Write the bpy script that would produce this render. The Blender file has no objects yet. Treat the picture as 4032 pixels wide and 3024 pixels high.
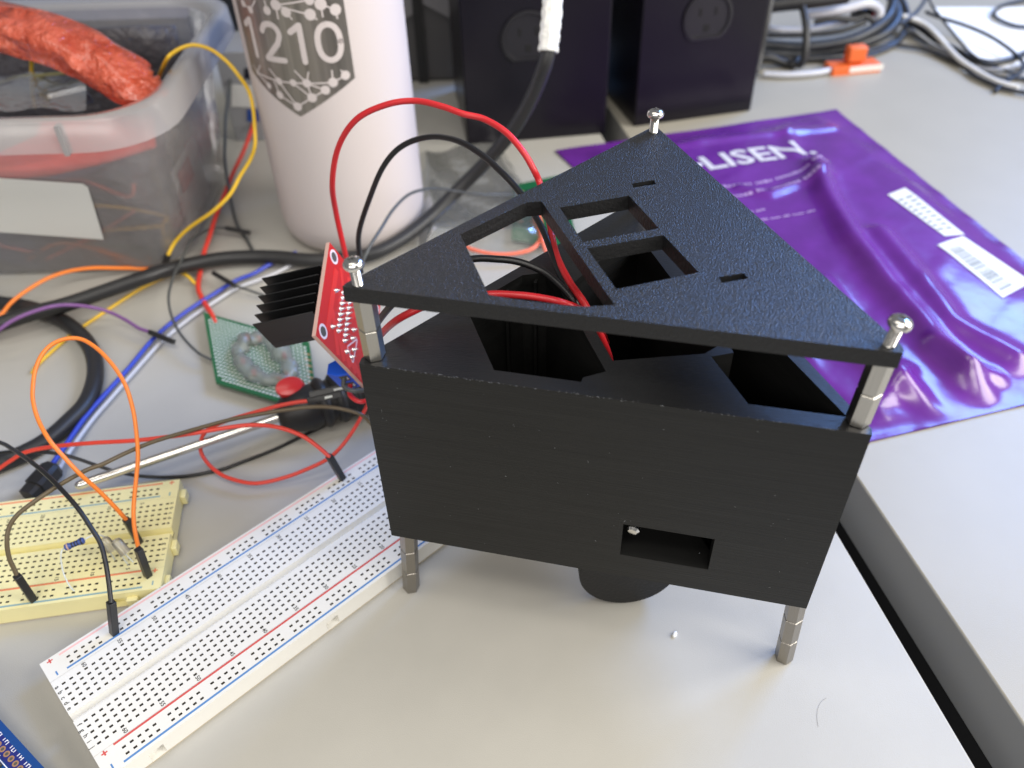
import bpy, bmesh, math, random
from mathutils import Vector, Matrix
random.seed(7)
sc = bpy.context.scene
COL = sc.collection
S = 0.01                      # one Blender unit is 100 mm; everything below is written in mm

# ------------------------------------------------------------------ camera
CR = ((0.9995554958, -0.0199543412, -0.0221502821), (-0.0298129289, -0.6690208628, -0.7426454568), (0.0, 0.7429757126, -0.6693183776))
CP = Vector((0.0, 0.0, 264.934))
CF = 3297.17
right, down, fwd = (Vector(r) for r in CR)
cam_d = bpy.data.cameras.new('camera')
cam = bpy.data.objects.new('camera', cam_d); COL.objects.link(cam)
mw = Matrix((right, -down, -fwd)).transposed().to_4x4()
mw.translation = CP * S
cam.matrix_world = mw
cam_d.sensor_width = 36.0
cam_d.lens = CF / 4032 * 36
cam_d.clip_start = 0.01; cam_d.clip_end = 300
cam_d.dof.use_dof = True
cam_d.dof.focus_distance = 2.62
cam_d.dof.aperture_fstop = 1.1
sc.camera = cam

# ------------------------------------------------------------------ world, lights, exposure
w = bpy.data.worlds.new('World'); sc.world = w; w.use_nodes = True
bg = w.node_tree.nodes['Background']
bg.inputs[0].default_value = (0.97, 0.98, 1.0, 1); bg.inputs[1].default_value = 0.22
def area(name, loc, target, sx, sy, power, col):
    l = bpy.data.lights.new(name, 'AREA'); l.shape = 'RECTANGLE'; l.size = sx * S; l.size_y = sy * S
    l.energy = power; l.color = col
    o = bpy.data.objects.new(name, l); COL.objects.link(o)
    o.location = Vector(loc) * S
    o.rotation_euler = (Vector(target) - Vector(loc)).to_track_quat('-Z', 'Y').to_euler()
    return o
area('window_light', (1640, 1580, 1520), (120, 250, 0), 1000, 800, 5400, (0.19, 0.41, 1.0))
area('window_light', (1150, 50, 720), (60, 170, 0), 900, 900, 2500, (1.0, 0.965, 0.91))
area('ceiling_light', (-500, 100, 1750), (-500, 101, 0), 1200, 300, 500, (1.0, 0.945, 0.86))
area('ceiling_light', (300, -600, 1750), (300, -599, 0), 1200, 300, 1300, (1.0, 0.95, 0.87))
area('room_light', (-350, -1500, 1250), (-50, 350, 60), 2200, 700, 2050, (1.0, 0.955, 0.90))
sc.view_settings.view_transform = 'Standard'; sc.view_settings.look = 'None'
sc.view_settings.exposure = 0.0; sc.view_settings.gamma = 1.0
sc.render.engine = 'CYCLES'
sc.cycles.use_denoising = True
sc.cycles.max_bounces = 10; sc.cycles.transparent_max_bounces = 24
sc.cycles.caustics_reflective = False; sc.cycles.caustics_refractive = False

# ------------------------------------------------------------------ helpers
K = 1.8228                    # the photograph was read at 2212 px across; K takes that to 4032 px
def ray(x, y):
    a, b = (x * K - 2016) / CF, (y * K - 1512) / CF
    return right * a + down * b + fwd
def at(x, y, z):              # point at height z seen at that place
    d = ray(x, y); return CP + d * ((z - CP.z) / d.z)
def on_plane(x, y, p, n):
    d = ray(x, y); return CP + d * ((p - CP).dot(n) / d.dot(n))
def srgb(r, g, b):
    return tuple(((c / 255) / 12.92 if c <= 10 else ((c / 255 + .055) / 1.055) ** 2.4) for c in (r, g, b))

def mat(name, col, rough=.5, metal=0.0, spec=.5, bump=None, coat=0.0, var=None, trans=0.0, sheen=0, emis=None):
    m = bpy.data.materials.new(name); m.use_nodes = True
    nt = m.node_tree; b = nt.nodes['Principled BSDF']
    b.inputs['Base Color'].default_value = (*col, 1); b.inputs['Roughness'].default_value = rough
    b.inputs['Metallic'].default_value = metal; b.inputs['Specular IOR Level'].default_value = spec
    b.inputs['Coat Weight'].default_value = coat; b.inputs['Transmission Weight'].default_value = trans
    tc = None
    def coords(scale):
        nonlocal tc
        if tc is None: tc = nt.nodes.new('ShaderNodeTexCoord')
        mp = nt.nodes.new('ShaderNodeMapping'); nt.links.new(tc.outputs['Object'], mp.inputs[0])
        mp.inputs['Scale'].default_value = scale if isinstance(scale, tuple) else (scale,) * 3
        return mp.outputs[0]
    if var:                   # (scale, darker, lighter): gentle mottling of the base colour
        n = nt.nodes.new('ShaderNodeTexNoise'); n.inputs['Scale'].default_value = 1; n.inputs['Detail'].default_value = 6
        nt.links.new(coords(var[0]), n.inputs['Vector'])
        r = nt.nodes.new('ShaderNodeValToRGB')
        r.color_ramp.elements[0].position = .32; r.color_ramp.elements[1].position = .68
        r.color_ramp.elements[0].color = (*[c * var[1] for c in col], 1); r.color_ramp.elements[1].color = (*[min(1, c * var[2]) for c in col], 1)
        nt.links.new(n.outputs[0], r.inputs[0]); nt.links.new(r.outputs[0], b.inputs['Base Color'])
    if bump:
        prev = None
        for (scale, dist, detail) in bump:
            n = nt.nodes.new('ShaderNodeTexNoise'); n.inputs['Scale'].default_value = 1; n.inputs['Detail'].default_value = detail
            nt.links.new(coords(scale), n.inputs['Vector'])
            bp = nt.nodes.new('ShaderNodeBump'); bp.inputs['Strength'].default_value = 1; bp.inputs['Distance'].default_value = dist
            nt.links.new(n.outputs[0], bp.inputs['Height'])
            if prev: nt.links.new(prev.outputs[0], bp.inputs['Normal'])
            prev = bp
        nt.links.new(prev.outputs[0], b.inputs['Normal'])
    return m
def clear_mat(name, col, see, gloss, rough=.12, bump=None):
    m = bpy.data.materials.new(name); m.use_nodes = True; nt = m.node_tree
    nt.nodes.remove(nt.nodes['Principled BSDF']); out = nt.nodes['Material Output']
    t = nt.nodes.new('ShaderNodeBsdfTransparent'); t.inputs[0].default_value = (*[min(1, c * .3 + .72) for c in col], 1)
    d = nt.nodes.new('ShaderNodeBsdfDiffuse'); d.inputs[0].default_value = (*col, 1)
    tl = nt.nodes.new('ShaderNodeBsdfTranslucent'); tl.inputs[0].default_value = (*col, 1)
    g = nt.nodes.new('ShaderNodeBsdfGlossy'); g.inputs[0].default_value = (1, 1, 1, 1); g.inputs['Roughness'].default_value = rough
    mx1 = nt.nodes.new('ShaderNodeMixShader'); mx1.inputs[0].default_value = .45
    nt.links.new(d.outputs[0], mx1.inputs[1]); nt.links.new(tl.outputs[0], mx1.inputs[2])
    mx2 = nt.nodes.new('ShaderNodeMixShader'); mx2.inputs[0].default_value = see
    nt.links.new(mx1.outputs[0], mx2.inputs[1]); nt.links.new(t.outputs[0], mx2.inputs[2])
    fr = nt.nodes.new('ShaderNodeFresnel'); fr.inputs[0].default_value = 1.45
    ml = nt.nodes.new('ShaderNodeMath'); ml.operation = 'MULTIPLY'; ml.inputs[1].default_value = gloss; ml.use_clamp = True
    nt.links.new(fr.outputs[0], ml.inputs[0])
    mx3 = nt.nodes.new('ShaderNodeMixShader'); nt.links.new(ml.outputs[0], mx3.inputs[0])
    nt.links.new(mx2.outputs[0], mx3.inputs[1]); nt.links.new(g.outputs[0], mx3.inputs[2])
    nt.links.new(mx3.outputs[0], out.inputs[0])
    if bump:
        tc = nt.nodes.new('ShaderNodeTexCoord'); n = nt.nodes.new('ShaderNodeTexNoise'); n.inputs['Scale'].default_value = bump[0]; n.inputs['Detail'].default_value = 4
        nt.links.new(tc.outputs['Object'], n.inputs['Vector'])
        bp = nt.nodes.new('ShaderNodeBump'); bp.inputs['Distance'].default_value = bump[1]; bp.inputs['Strength'].default_value = 1
        nt.links.new(n.outputs[0], bp.inputs['Height'])
        for x in (g, d, fr): nt.links.new(bp.outputs[0], x.inputs['Normal'])
    return m

ORI = {}                      # world origin (mm) of every object built
def tag(o, label=None, cat=None, group=None, kind=None):
    if label: o['label'] = label
    if cat: o['category'] = cat
    if group: o['group'] = group
    if kind: o['kind'] = kind
    return o
def thing(name, label, cat, loc, group=None):
    o = bpy.data.objects.new(name, None); COL.objects.link(o); o.empty_display_size = .05
    o.location = Vector(loc) * S; ORI[o] = Vector(loc)
    return tag(o, label, cat, group)

class MB:
    def __init__(s): s.v = []; s.f = []; s.m = []
    def add(s, vs, fs, mi=0):
        n = len(s.v); s.v += [Vector(p) for p in vs]
        for f in fs: s.f.append([i + n for i in f]); s.m.append(mi)
        return s
    def quad(s, a, b, c, d, mi=0): return s.add([a, b, c, d], [(0, 1, 2, 3)], mi)
    def box(s, o, X, Y, Z, mi=0):            # corner o with three full edge vectors
        o, X, Y, Z = Vector(o), Vector(X), Vector(Y), Vector(Z)
        vs = [o, o + X, o + X + Y, o + Y, o + Z, o + X + Z, o + X + Y + Z, o + Y + Z]
        return s.add(vs, [(0, 3, 2, 1), (4, 5, 6, 7), (0, 1, 5, 4), (1, 2, 6, 5), (2, 3, 7, 6), (3, 0, 4, 7)], mi)
    def cbox(s, c, X, Y, Z, mi=0):
        X, Y, Z = Vector(X), Vector(Y), Vector(Z); return s.box(Vector(c) - (X + Y + Z) / 2, X, Y, Z, mi)
    def prism(s, poly, Z, mi=0):             # poly of 3-D points pushed along Z
        Z = Vector(Z); n = len(poly); vs = [Vector(p) for p in poly] + [Vector(p) + Z for p in poly]
        fs = [list(range(n - 1, -1, -1)), list(range(n, 2 * n))] + [(i, (i + 1) % n, n + (i + 1) % n, n + i) for i in range(n)]
        return s.add(vs, fs, mi)
    def tube(s, path, r, sides=10, mi=0, caps=True):
        P = [Vector(p) for p in path]; n = len(P); rings = []
        t = (P[1] - P[0]).normalized(); u = t.orthogonal().normalized()
        for i in range(n):
            a = P[max(0, i - 1)]; b = P[min(n - 1, i + 1)]
            t2 = (b - a).normalized(); u = (u - t2 * u.dot(t2)); u = u.normalized() if u.length > 1e-6 else t2.orthogonal().normalized()
            v = t2.cross(u); rr = r[i] if isinstance(r, (list, tuple)) else r
            rings.append([P[i] + u * (rr * math.cos(k * 2 * math.pi / sides)) + v * (rr * math.sin(k * 2 * math.pi / sides)) for k in range(sides)])
        vs = [p for q in rings for p in q]; fs = []
        for i in range(n - 1):
            for k in range(sides):
                k2 = (k + 1) % sides; fs.append((i * sides + k, i * sides + k2, (i + 1) * sides + k2, (i + 1) * sides + k))
        if caps: fs += [list(range(sides - 1, -1, -1)), list(range((n - 1) * sides, n * sides))]
        return s.add(vs, fs, mi)
    def lathe(s, o, axis, prof, sides=32, mi=0, phase=0.0):   # prof: (radius, distance along axis)
        o = Vector(o); a = Vector(axis).normalized(); u = Vector((1, 0, 0)) if abs(a.x) < .9 else Vector((0, 1, 0))
        u = (u - a * u.dot(a)).normalized(); v = a.cross(u); vs = []; fs = []
        for (r, h) in prof:
            for k in range(sides):
                th = phase + k * 2 * math.pi / sides
                vs.append(o + a * h + u * (r * math.cos(th)) + v * (r * math.sin(th)))
        for i in range(len(prof) - 1):
            for k in range(sides):
                k2 = (k + 1) % sides; fs.append((i * sides + k, i * sides + k2, (i + 1) * sides + k2, (i + 1) * sides + k))
        fs += [list(range(sides - 1, -1, -1)), list(range((len(prof) - 1) * sides, len(prof) * sides))]
        return s.add(vs, fs, mi)
    def loft(s, loops, mi=0, closed=True, cap0=False, cap1=False):
        n = len(loops[0]); vs = [p for q in loops for p in q]; fs = []
        for i in range(len(loops) - 1):
            for k in range(n if closed else n - 1):
                k2 = (k + 1) % n; fs.append((i * n + k, i * n + k2, (i + 1) * n + k2, (i + 1) * n + k))
        if cap0: fs.append(list(range(n - 1, -1, -1)))
        if cap1: fs.append(list(range((len(loops) - 1) * n, len(loops) * n)))
        return s.add(vs, fs, mi)
    def pits(s, O, A, B, N, a0, a1, b0, b1, holes, depth, mi=0, mp=1, taper=0.0):  # sheet with square pits sunk along -N
        O, A, B, N = Vector(O), Vector(A), Vector(B), Vector(N)
        aa = sorted({round(x, 4) for h in holes for x in h[:2]} | {a0, a1}); bb = sorted({round(x, 4) for h in holes for x in h[2:]} | {b0, b1})
        hs = {(round(h[0], 4), round(h[2], 4)) for h in holes}
        idx = {}; vs = []; fs = []; ms = []
        def vid(i, j):
            if (i, j) not in idx: idx[(i, j)] = len(vs); vs.append(O + A * aa[i] + B * bb[j])
            return idx[(i, j)]
        for i in range(len(aa) - 1):
            for j in range(len(bb) - 1):
                q = [vid(i, j), vid(i + 1, j), vid(i + 1, j + 1), vid(i, j + 1)]
                if (aa[i], bb[j]) in hs:
                    c = sum((vs[k] for k in q), Vector()) / 4
                    lo = len(vs)
                    for k in q: vs.append(vs[k] + (c - vs[k]) * taper - N * depth)
                    for k in range(4): fs.append((q[k], q[(k + 1) % 4], lo + (k + 1) % 4, lo + k)); ms.append(mp)
                    fs.append((lo, lo + 1, lo + 2, lo + 3)); ms.append(mp)
                else: fs.append(q); ms.append(mi)
        n = len(s.v); s.v += vs
        for f, m in zip(fs, ms): s.f.append([k + n for k in f]); s.m.append(m)
        return s
    def build(s, name, mats, parent=None, angle=35, bevel=0, loc=None):
        if not isinstance(mats, (list, tuple)): mats = [mats]
        if parent is not None: o0 = ORI[parent]
        elif loc is not None: o0 = Vector(loc)
        else:
            n = len(s.v); o0 = Vector((sum(p.x for p in s.v) / n, sum(p.y for p in s.v) / n, min(p.z for p in s.v)))
        me = bpy.data.meshes.new(name)
        me.from_pydata([(p - o0) * S for p in s.v], [], s.f)
        for m in mats: me.materials.append(m)
        me.polygons.foreach_set('material_index', s.m)
        bm = bmesh.new(); bm.from_mesh(me); bmesh.ops.recalc_face_normals(bm, faces=bm.faces); bm.to_mesh(me); bm.free()
        me.polygons.foreach_set('use_smooth', [True] * len(me.polygons))
        me.set_sharp_from_angle(angle=math.radians(angle)); me.update()
        o = bpy.data.objects.new(name, me); COL.objects.link(o)
        if parent is not None: o.parent = parent
        else: o.location = o0 * S
        ORI[o] = o0
        if bevel:
            b = o.modifiers.new('edge', 'BEVEL'); b.width = bevel * S; b.segments = 2; b.limit_method = 'ANGLE'; b.angle_limit = math.radians(40)
        return o

def spline(pts, n=8):
    P = [Vector(p) for p in pts]; out = []
    for i in range(len(P) - 1):
        a, b, c, d = P[max(0, i - 1)], P[i], P[i + 1], P[min(len(P) - 1, i + 2)]
        for k in range(n):
            t = k / n
            out.append(.5 * ((2 * b) + (c - a) * t + (2 * a - 5 * b + 4 * c - d) * t * t + (3 * b - a - 3 * c + d) * t ** 3))
    out.append(P[-1]); return out
def D3(pts): return [at(*p) for p in pts]
def tidy(path, r):            # nothing may sink into the table
    return [Vector((p.x, p.y, max(p.z, r + .05))) for p in path]

def text_mesh(txt, size=1.0, bold=.02):  # flat outline letters as (verts, faces) in the xy plane, baseline at 0, centred in x
    c = bpy.data.curves.new('t', 'FONT'); c.body = txt; c.size = size; c.align_x = 'CENTER'; c.resolution_u = 2; c.offset = bold
    o = bpy.data.objects.new('t', c); COL.objects.link(o)
    me = bpy.data.meshes.new_from_object(o.evaluated_get(bpy.context.evaluated_depsgraph_get()))
    vs = [v.co.copy() for v in me.vertices]; fs = [list(p.vertices) for p in me.polygons]
    bpy.data.objects.remove(o); bpy.data.curves.remove(c); bpy.data.meshes.remove(me)
    return vs, fs
_txt = {}
def text_on(mb, txt, o, X, Y, size, mi=0):
    if txt not in _txt: _txt[txt] = text_mesh(txt)
    vs, fs = _txt[txt]; o, X, Y = Vector(o), Vector(X), Vector(Y)
    mb.add([o + X * (v.x * size) + Y * (v.y * size) for v in vs], fs, mi)
def plate_mesh(outline, holes, z0, z1):   # filled 2-D outline with holes, pushed from z0 to z1: (verts, faces)
    c = bpy.data.curves.new('p', 'CURVE'); c.dimensions = '2D'; c.fill_mode = 'BOTH'; c.extrude = (z1 - z0) / 2
    for poly in [outline] + holes:
        sp = c.splines.new('POLY'); sp.points.add(len(poly) - 1); sp.use_cyclic_u = True
        for p, q in zip(sp.points, poly): p.co = (q[0], q[1], 0, 1)
    o = bpy.data.objects.new('p', c); COL.objects.link(o)
    me = bpy.data.meshes.new_from_object(o.evaluated_get(bpy.context.evaluated_depsgraph_get()))
    bm = bmesh.new(); bm.from_mesh(me); bmesh.ops.remove_doubles(bm, verts=bm.verts, dist=1e-4)
    vs = [v.co + Vector((0, 0, (z0 + z1) / 2)) for v in bm.verts]; bm.verts.index_update(); fs = [[v.index for v in f.verts] for f in bm.faces]
    bm.free(); bpy.data.objects.remove(o); bpy.data.curves.remove(c); bpy.data.meshes.remove(me)
    return vs, fs

# ------------------------------------------------------------------ materials
M = {}
M['desk'] = mat('desk_laminate', (.44, .426, .385), .36, spec=.4, var=(3.0, .97, 1.03), bump=[(260, .0006, 3)])
M['desk_right'] = mat('desk_laminate_pale', (.375, .352, .295), .36, spec=.35, var=(3.0, .98, 1.02), bump=[(260, .0006, 3)])
M['desk_edge'] = mat('desk_edge_band', (.30, .30, .295), .5)
M['floor'] = mat('floor_carpet', (.02, .02, .022), .95, var=(30, .6, 1.4))
M['print'] = mat('black_print_walls', (.012, .012, .0115), .45, spec=.28, bump=[((3.0, 3.0, 220.0), .0009, 2)], var=((2, 2, 60), .85, 1.15))
M['print_flat'] = mat('black_print_top_lines', (.010, .010, .0105), .33, spec=.9, bump=[((40, 400, 40), .0009, 2)])
M['print_top'] = mat('black_print_textured', (.009, .009, .0092), .34, spec=1.0, bump=[(230, .0029, 1), (420, .0008, 1)])
M['print_dark'] = mat('black_print_plain', (.011, .011, .0115), .5, spec=.4, bump=[(90, .002, 2)])
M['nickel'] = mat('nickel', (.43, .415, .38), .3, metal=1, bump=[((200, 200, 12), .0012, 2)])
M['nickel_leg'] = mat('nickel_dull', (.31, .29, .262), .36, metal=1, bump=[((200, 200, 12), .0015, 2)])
M['steel'] = mat('screw_steel', (.72, .70, .66), .18, metal=1)
M['white_abs'] = mat('white_abs', (.80, .785, .735), .45, var=(8, .985, 1.01))
M['yellow_abs'] = mat('yellowed_abs', (.86, .79, .42), .45, var=(8, .97, 1.02))
M['socket_hole'] = mat('socket_hole', (.003, .003, .003), .8)
M['hole'] = mat('contact_hole', (.085, .078, .065), .7)
M['foam'] = mat('foam_tape', (.55, .47, .33), .9)
M['ink_red'] = mat('ink_red', (.62, .09, .08), .6)
M['ink_pink'] = mat('ink_red_worn', (.85, .50, .48), .6)
M['ink_orange'] = mat('ink_orange', (.80, .22, .10), .6)
M['ink_blue'] = mat('ink_blue', (.09, .24, .52), .6)
M['ink_teal'] = mat('ink_blue_faded', (.25, .40, .42), .6)
M['ink_black'] = mat('ink_black', (.05, .05, .045), .6)
M['ink_white'] = mat('ink_white', (.82, .82, .84), .6)
def pvc(n, c, r=.32): return mat('pvc_' + n, c, r, spec=.5)
M['red'] = pvc('red', (.62, .022, .028)); M['red2'] = pvc('red_jumper', (.72, .055, .035), .4); M['black'] = pvc('black', (.012, .012, .013), .34)
M['black_cable'] = pvc('black_cable', (.017, .017, .018), .45); M['orange'] = pvc('orange', (.86, .22, .025), .4); M['yellow'] = pvc('yellow', (.80, .50, .03), .4)
M['brown'] = pvc('brown', (.115, .085, .045), .4); M['purple_w'] = pvc('purple', (.20, .085, .26), .4); M['blue_w'] = pvc('blue', (.035, .06, .45), .35)
M['white_w'] = pvc('white', (.52, .53, .58), .35); M['grey_w'] = pvc('grey', (.07, .075, .075), .4); M['coral'] = pvc('coral', (.90, .20, .12), .45)
M['green_w'] = pvc('green', (.03, .22, .12), .4); M['navy'] = pvc('navy', (.018, .021, .027), .42)
M['housing'] = mat('connector_plastic', (.016, .016, .017), .38)
M['red_pcb'] = mat('red_solder_mask', (.60, .017, .012), .42, spec=.3)
M['red_trace'] = mat('red_solder_mask_trace', (.78, .035, .024), .42, spec=.3)
M['fr4'] = mat('fr4_edge', (.62, .40, .33), .6)
M['fin'] = mat('black_anodised', (.008, .008, .0085), .38, metal=.0, spec=.6)
M['blue_term'] = mat('terminal_blue', (.012, .09, .62), .35)
M['solder'] = mat('solder', (.75, .75, .76), .22, metal=1)
M['silk'] = mat('silkscreen', (.85, .74, .76), .6)
M['green_pcb'] = mat('green_solder_mask', (.009, .115, .042), .35, coat=.15)
M['tin'] = mat('tinned_pad', (.66, .70, .67), .4, metal=.0)
M['glue'] = clear_mat('hot_glue', (.62, .65, .61), .58, 1.2, .2, bump=(22, .02))
M['red_led'] = mat('red_lens', (.55, .10, .09), .3)
M['blue_pcb'] = mat('blue_solder_mask', (.006, .055, .22), .35, coat=.15)
M['navy_pcb'] = mat('blue_solder_mask_dark', (.015, .022, .17), .35, coat=.15)
M['copper'] = mat('bare_copper', (.52, .30, .17), .4, metal=.5)
M['bottle'] = mat('powder_coat', (.64, .578, .565), .5, spec=.35, bump=[(160, .0012, 2)])
M['etched'] = mat('etched_steel', (.33, .305, .27), .42, metal=.85, var=((26, 26, .6), .75, 1.25))
M['cube'] = mat('gloss_black_purple', (.006, .0048, .009), .3, spec=.32)
M['socket'] = mat('socket_plastic', (.011, .0105, .013), .45)
M['pouch'] = mat('purple_film', (.125, .021, .245), .24, spec=.7, coat=.2, bump=[(5, .006, 2)], var=(5, .85, 1.12))
M['paper'] = mat('white_paper', (.86, .86, .84), .7)
M['label'] = mat('white_label', (.70, .705, .68), .45)
M['paper_warm'] = mat('printed_paper', (.72, .70, .66), .7)
M['bin'] = clear_mat('frosted_polypropylene', (.86, .84, .86), .64, 1.2, .22, bump=(10, .01))
M['bin_rim'] = clear_mat('frosted_rim', (.72, .71, .725), .40, 1.3, .25)
M['bag'] = clear_mat('clear_film', (.60, .62, .60), .76, .6, .16, bump=(7, .02))
M['bubble'] = mat('bubble_wrap_orange', (.60, .085, .035), .22, spec=.6, coat=.5, bump=[(9, .05, 4), (30, .02, 2)], var=((9, 9, 9), .6, 1.5))
_nt = M['bubble'].node_tree; _rp = [n for n in _nt.nodes if n.type == 'VALTORGB'][0]
_rp.color_ramp.elements[0].color = (.42, .045, .015, 1); _rp.color_ramp.elements[1].color = (.66, .13, .07, 1)
_e = _rp.color_ramp.elements.new(.80); _e.color = (.80, .52, .45, 1)  # whitish streaks: glare of the plastic wrap painted into its colour
M['red_sheet'] = mat('red_card', (.88, .10, .075), .5, var=(6, .9, 1.1))
M['driver_black'] = mat('handle_black', (.012, .012, .012), .45)
M['driver_red'] = mat('handle_red', (.58, .03, .03), .28)
M['resistor'] = mat('resistor_blue', (.045, .085, .30), .35)
M['band'] = mat('resistor_band', (.01, .01, .02), .4); M['band_gold'] = mat('resistor_band_tan', (.55, .36, .28), .4)
M['clear_led'] = clear_mat('clear_lens', (.72, .68, .58), .55, 1.6, .08)
M['tape'] = mat('white_tape', (.84, .84, .80), .5, bump=[(30, .01, 2)])
M['orange_clip'] = mat('orange_plastic', (.74, .14, .03), .5)
M['crumb'] = mat('white_crumb', (.85, .85, .83), .6)
M['case_grey'] = mat('case_grey', (.075, .072, .072), .6); M['filler'] = mat('filler_grey', (.13, .125, .135), .6, var=(6, .3, 1.6)); M['case_light'] = mat('case_light', (.19, .185, .19), .5)
M['fluff'] = mat('grey_fibre', (.16, .165, .17), .8)
M['carton_blue'] = mat('carton_blue', (.02, .07, .30), .5)

# ------------------------------------------------------------------ the setting: two desks and the floor
def edgeL(y): return 125.4 + (200.2 - y) * .1630
def edgeR(y): return 142.5 + (228.4 - y) * .1760
y0, y1 = -150.0, 720.0
m = MB(); m.prism([(-900, y0, -28), (edgeL(y0), y0, -28), (edgeL(y1), y1, -28), (-900, y1, -28)], (0, 0, 28))
tag(m.build('desk', M['desk'], bevel=.8, loc=(0, 0, 0)), kind='structure')
m = MB(); m.prism([(edgeR(y0), y0, -30), (1300, y0, -30), (1300, 1300, -30), (edgeR(1300), 1300, -30)], (0, 0, 30))
o = m.build('side_table', [M['desk_right'], M['desk_edge']], bevel=.8, loc=(0, 0, 0))
for p in o.data.polygons:
    if abs(p.normal.z) < .5: p.material_index = 1
tag(o, kind='structure')
m = MB(); m.quad((-3500, -1500, -730), (3500, -1500, -730), (3500, 4500, -730), (-3500, 4500, -730))
tag(m.build('floor', M['floor']), kind='structure')

# ------------------------------------------------------------------ the black printed housing
O = Vector((-41.458, 177.573, 0)); DX = Vector((.96964, -.24454, 0)); BY = Vector((.24454, .96964, 0)); UP = Vector((0, 0, 1))
def bx(x, y, z): return O + DX * x + BY * y + UP * z
house = thing('printed_housing', 'triangular black 3D-printed housing standing on three metal legs', 'housing', bx(67, 35, 0))
ZB, ZT, LB, LT = 37.2, 114.0, 135.7, 140.4
# shell: full-height triangle with three pockets, a floor and a slot cut in the front
H1 = [(36.5, 5), (60.7, 5), (60.9, 6.8), (66.6, 10.6), (46, 48), (41.5, 53.9), (34.3, 50.8), (21.5, 31)]
H2 = [(67.8, 15.4), (92.3, 23.5), (97, 29), (78, 62), (68, 80), (56, 62), (50, 48)]
H3 = [(104.6, 5.2), (129.2, 5.4), (101.5, 47), (93.5, 43), (100.2, 25.5), (94.2, 22.6)]
outline = [(-1, 0), (134.8, 0), (134.9, 2.2), (68.5, 108.5), (66.5, 108.5), (-1.2, 2.6)]
vs, fs = plate_mesh(outline, [H1, H2, H3], ZB, ZT)
tmp = bpy.data.meshes.new('shell'); tmp.from_pydata([v * S for v in vs], [], fs)
so = bpy.data.objects.new('shell_raw', tmp); COL.objects.link(so)
cut = bpy.data.meshes.new('c'); mb = MB(); mb.box((76.1, -3, 48.3), (27.2, 0, 0), (0, 33, 0), (0, 0, 15.1))
cut.from_pydata([v * S for v in mb.v], [], mb.f); co = bpy.data.objects.new('c', cut); COL.objects.link(co)
bmo = so.modifiers.new('slot', 'BOOLEAN'); bmo.object = co; bmo.operation = 'DIFFERENCE'; bmo.solver = 'EXACT'
me = bpy.data.meshes.new_from_object(so.evaluated_get(bpy.context.evaluated_depsgraph_get()))
m = MB(); m.add([bx(*(v.co / S)) for v in me.vertices], [list(p.vertices) for p in me.polygons])
bpy.data.objects.remove(so); bpy.data.objects.remove(co)
m.prism([bx(x, y, ZB + 1.5) for x, y in [(8, 3), (127, 3), (67, 98)]], (0, 0, 2))      # pocket floor
# thin ribs on the far wall of the left pocket
for (x, y) in ((30.6, 45.2), (38.2, 52.3)):
    m.box(bx(x, y - .5, ZB + 3), DX * .9, BY * -2.2, UP * (ZT - ZB - 4.5))
shell = m.build('shell', [M['print'], M['print_flat']], house, angle=30)
for p in shell.data.polygons:
    if p.normal.z > .9 and p.center.z > (ZT - 1) * S: p.material_index = 1
# raised fuzz along the front top edge
m = MB()
for i in range(95):
    x = random.uniform(4, 128); y = random.uniform(-.25, .25); h = random.uniform(.15, .75) ** 1.4; a = random.uniform(-.5, .5)
    p = bx(x, y, ZT - .1)
    m.tube([p, p + UP * h * .6 + DX * a * .4, p + UP * h + DX * a - BY * random.uniform(0, .4)], [.09, .07, .04], 4)
tag(m.build('print_whiskers', M['fluff'], house), kind='stuff')
m = MB()
for i in range(42):
    p = bx(random.uniform(3, 131), -.04, random.uniform(ZB + 2, ZT - 2)); a = random.uniform(0, 6.28); l = random.choice([.2, .25, .3, .4, .8]) * random.uniform(.6, 1.3)
    m.box(p, (DX * math.cos(a) + UP * math.sin(a)) * l, (DX * -math.sin(a) + UP * math.cos(a)) * random.uniform(.06, .2), BY * -.05)
tag(m.build('dust_flecks', M['fluff'], house), kind='stuff')
# cover plate
win1 = [(21.8, 29.6), (24.9, 24.1), (36.5, 3.6), (42, 3.1), (55, 3.0), (61.1, 3.4), (68.1, 5.6), (40.3, 51.5), (36.1, 50.1)]
win2 = [(46.2, 49), (64.9, 59.6), (75.3, 43.2), (55.8, 32.2)]
win3 = [(57.4, 29.4), (76.9, 39.9), (87.5, 23.7), (67.6, 12.2)]
sl1 = [(64.9, 67), (71.1, 70.3), (71.9, 67.9), (65.5, 64.6)]
sl2 = [(92.5, 22.6), (98.9, 25.6), (99.8, 23.4), (93.4, 20.1)]
lid_out = [(-1.4, -.3), (134.9, .2), (135.2, 1.6), (134.4, 4), (69, 105.6), (67.6, 106.4), (66.2, 105.4), (-.9, 1.6)]
vs, fs = plate_mesh(lid_out, [win1, win2, win3, sl1, sl2], LB, LT)
m = MB()
for f in fs:
    z = [vs[i].z for i in f]; m.add([bx(*vs[i]) for i in f], [list(range(len(f)))], 0 if min(z) > LT - .01 else 1)
bmw = bmesh.new()
plate = m.build('cover_plate', [M['print_top'], M['print_dark']], house, angle=30)
bmw.from_mesh(plate.data); bmesh.ops.remove_doubles(bmw, verts=bmw.verts, dist=1e-6); bmw.to_mesh(plate.data); bmw.free()
plate.data.set_sharp_from_angle(angle=math.radians(30))
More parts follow.
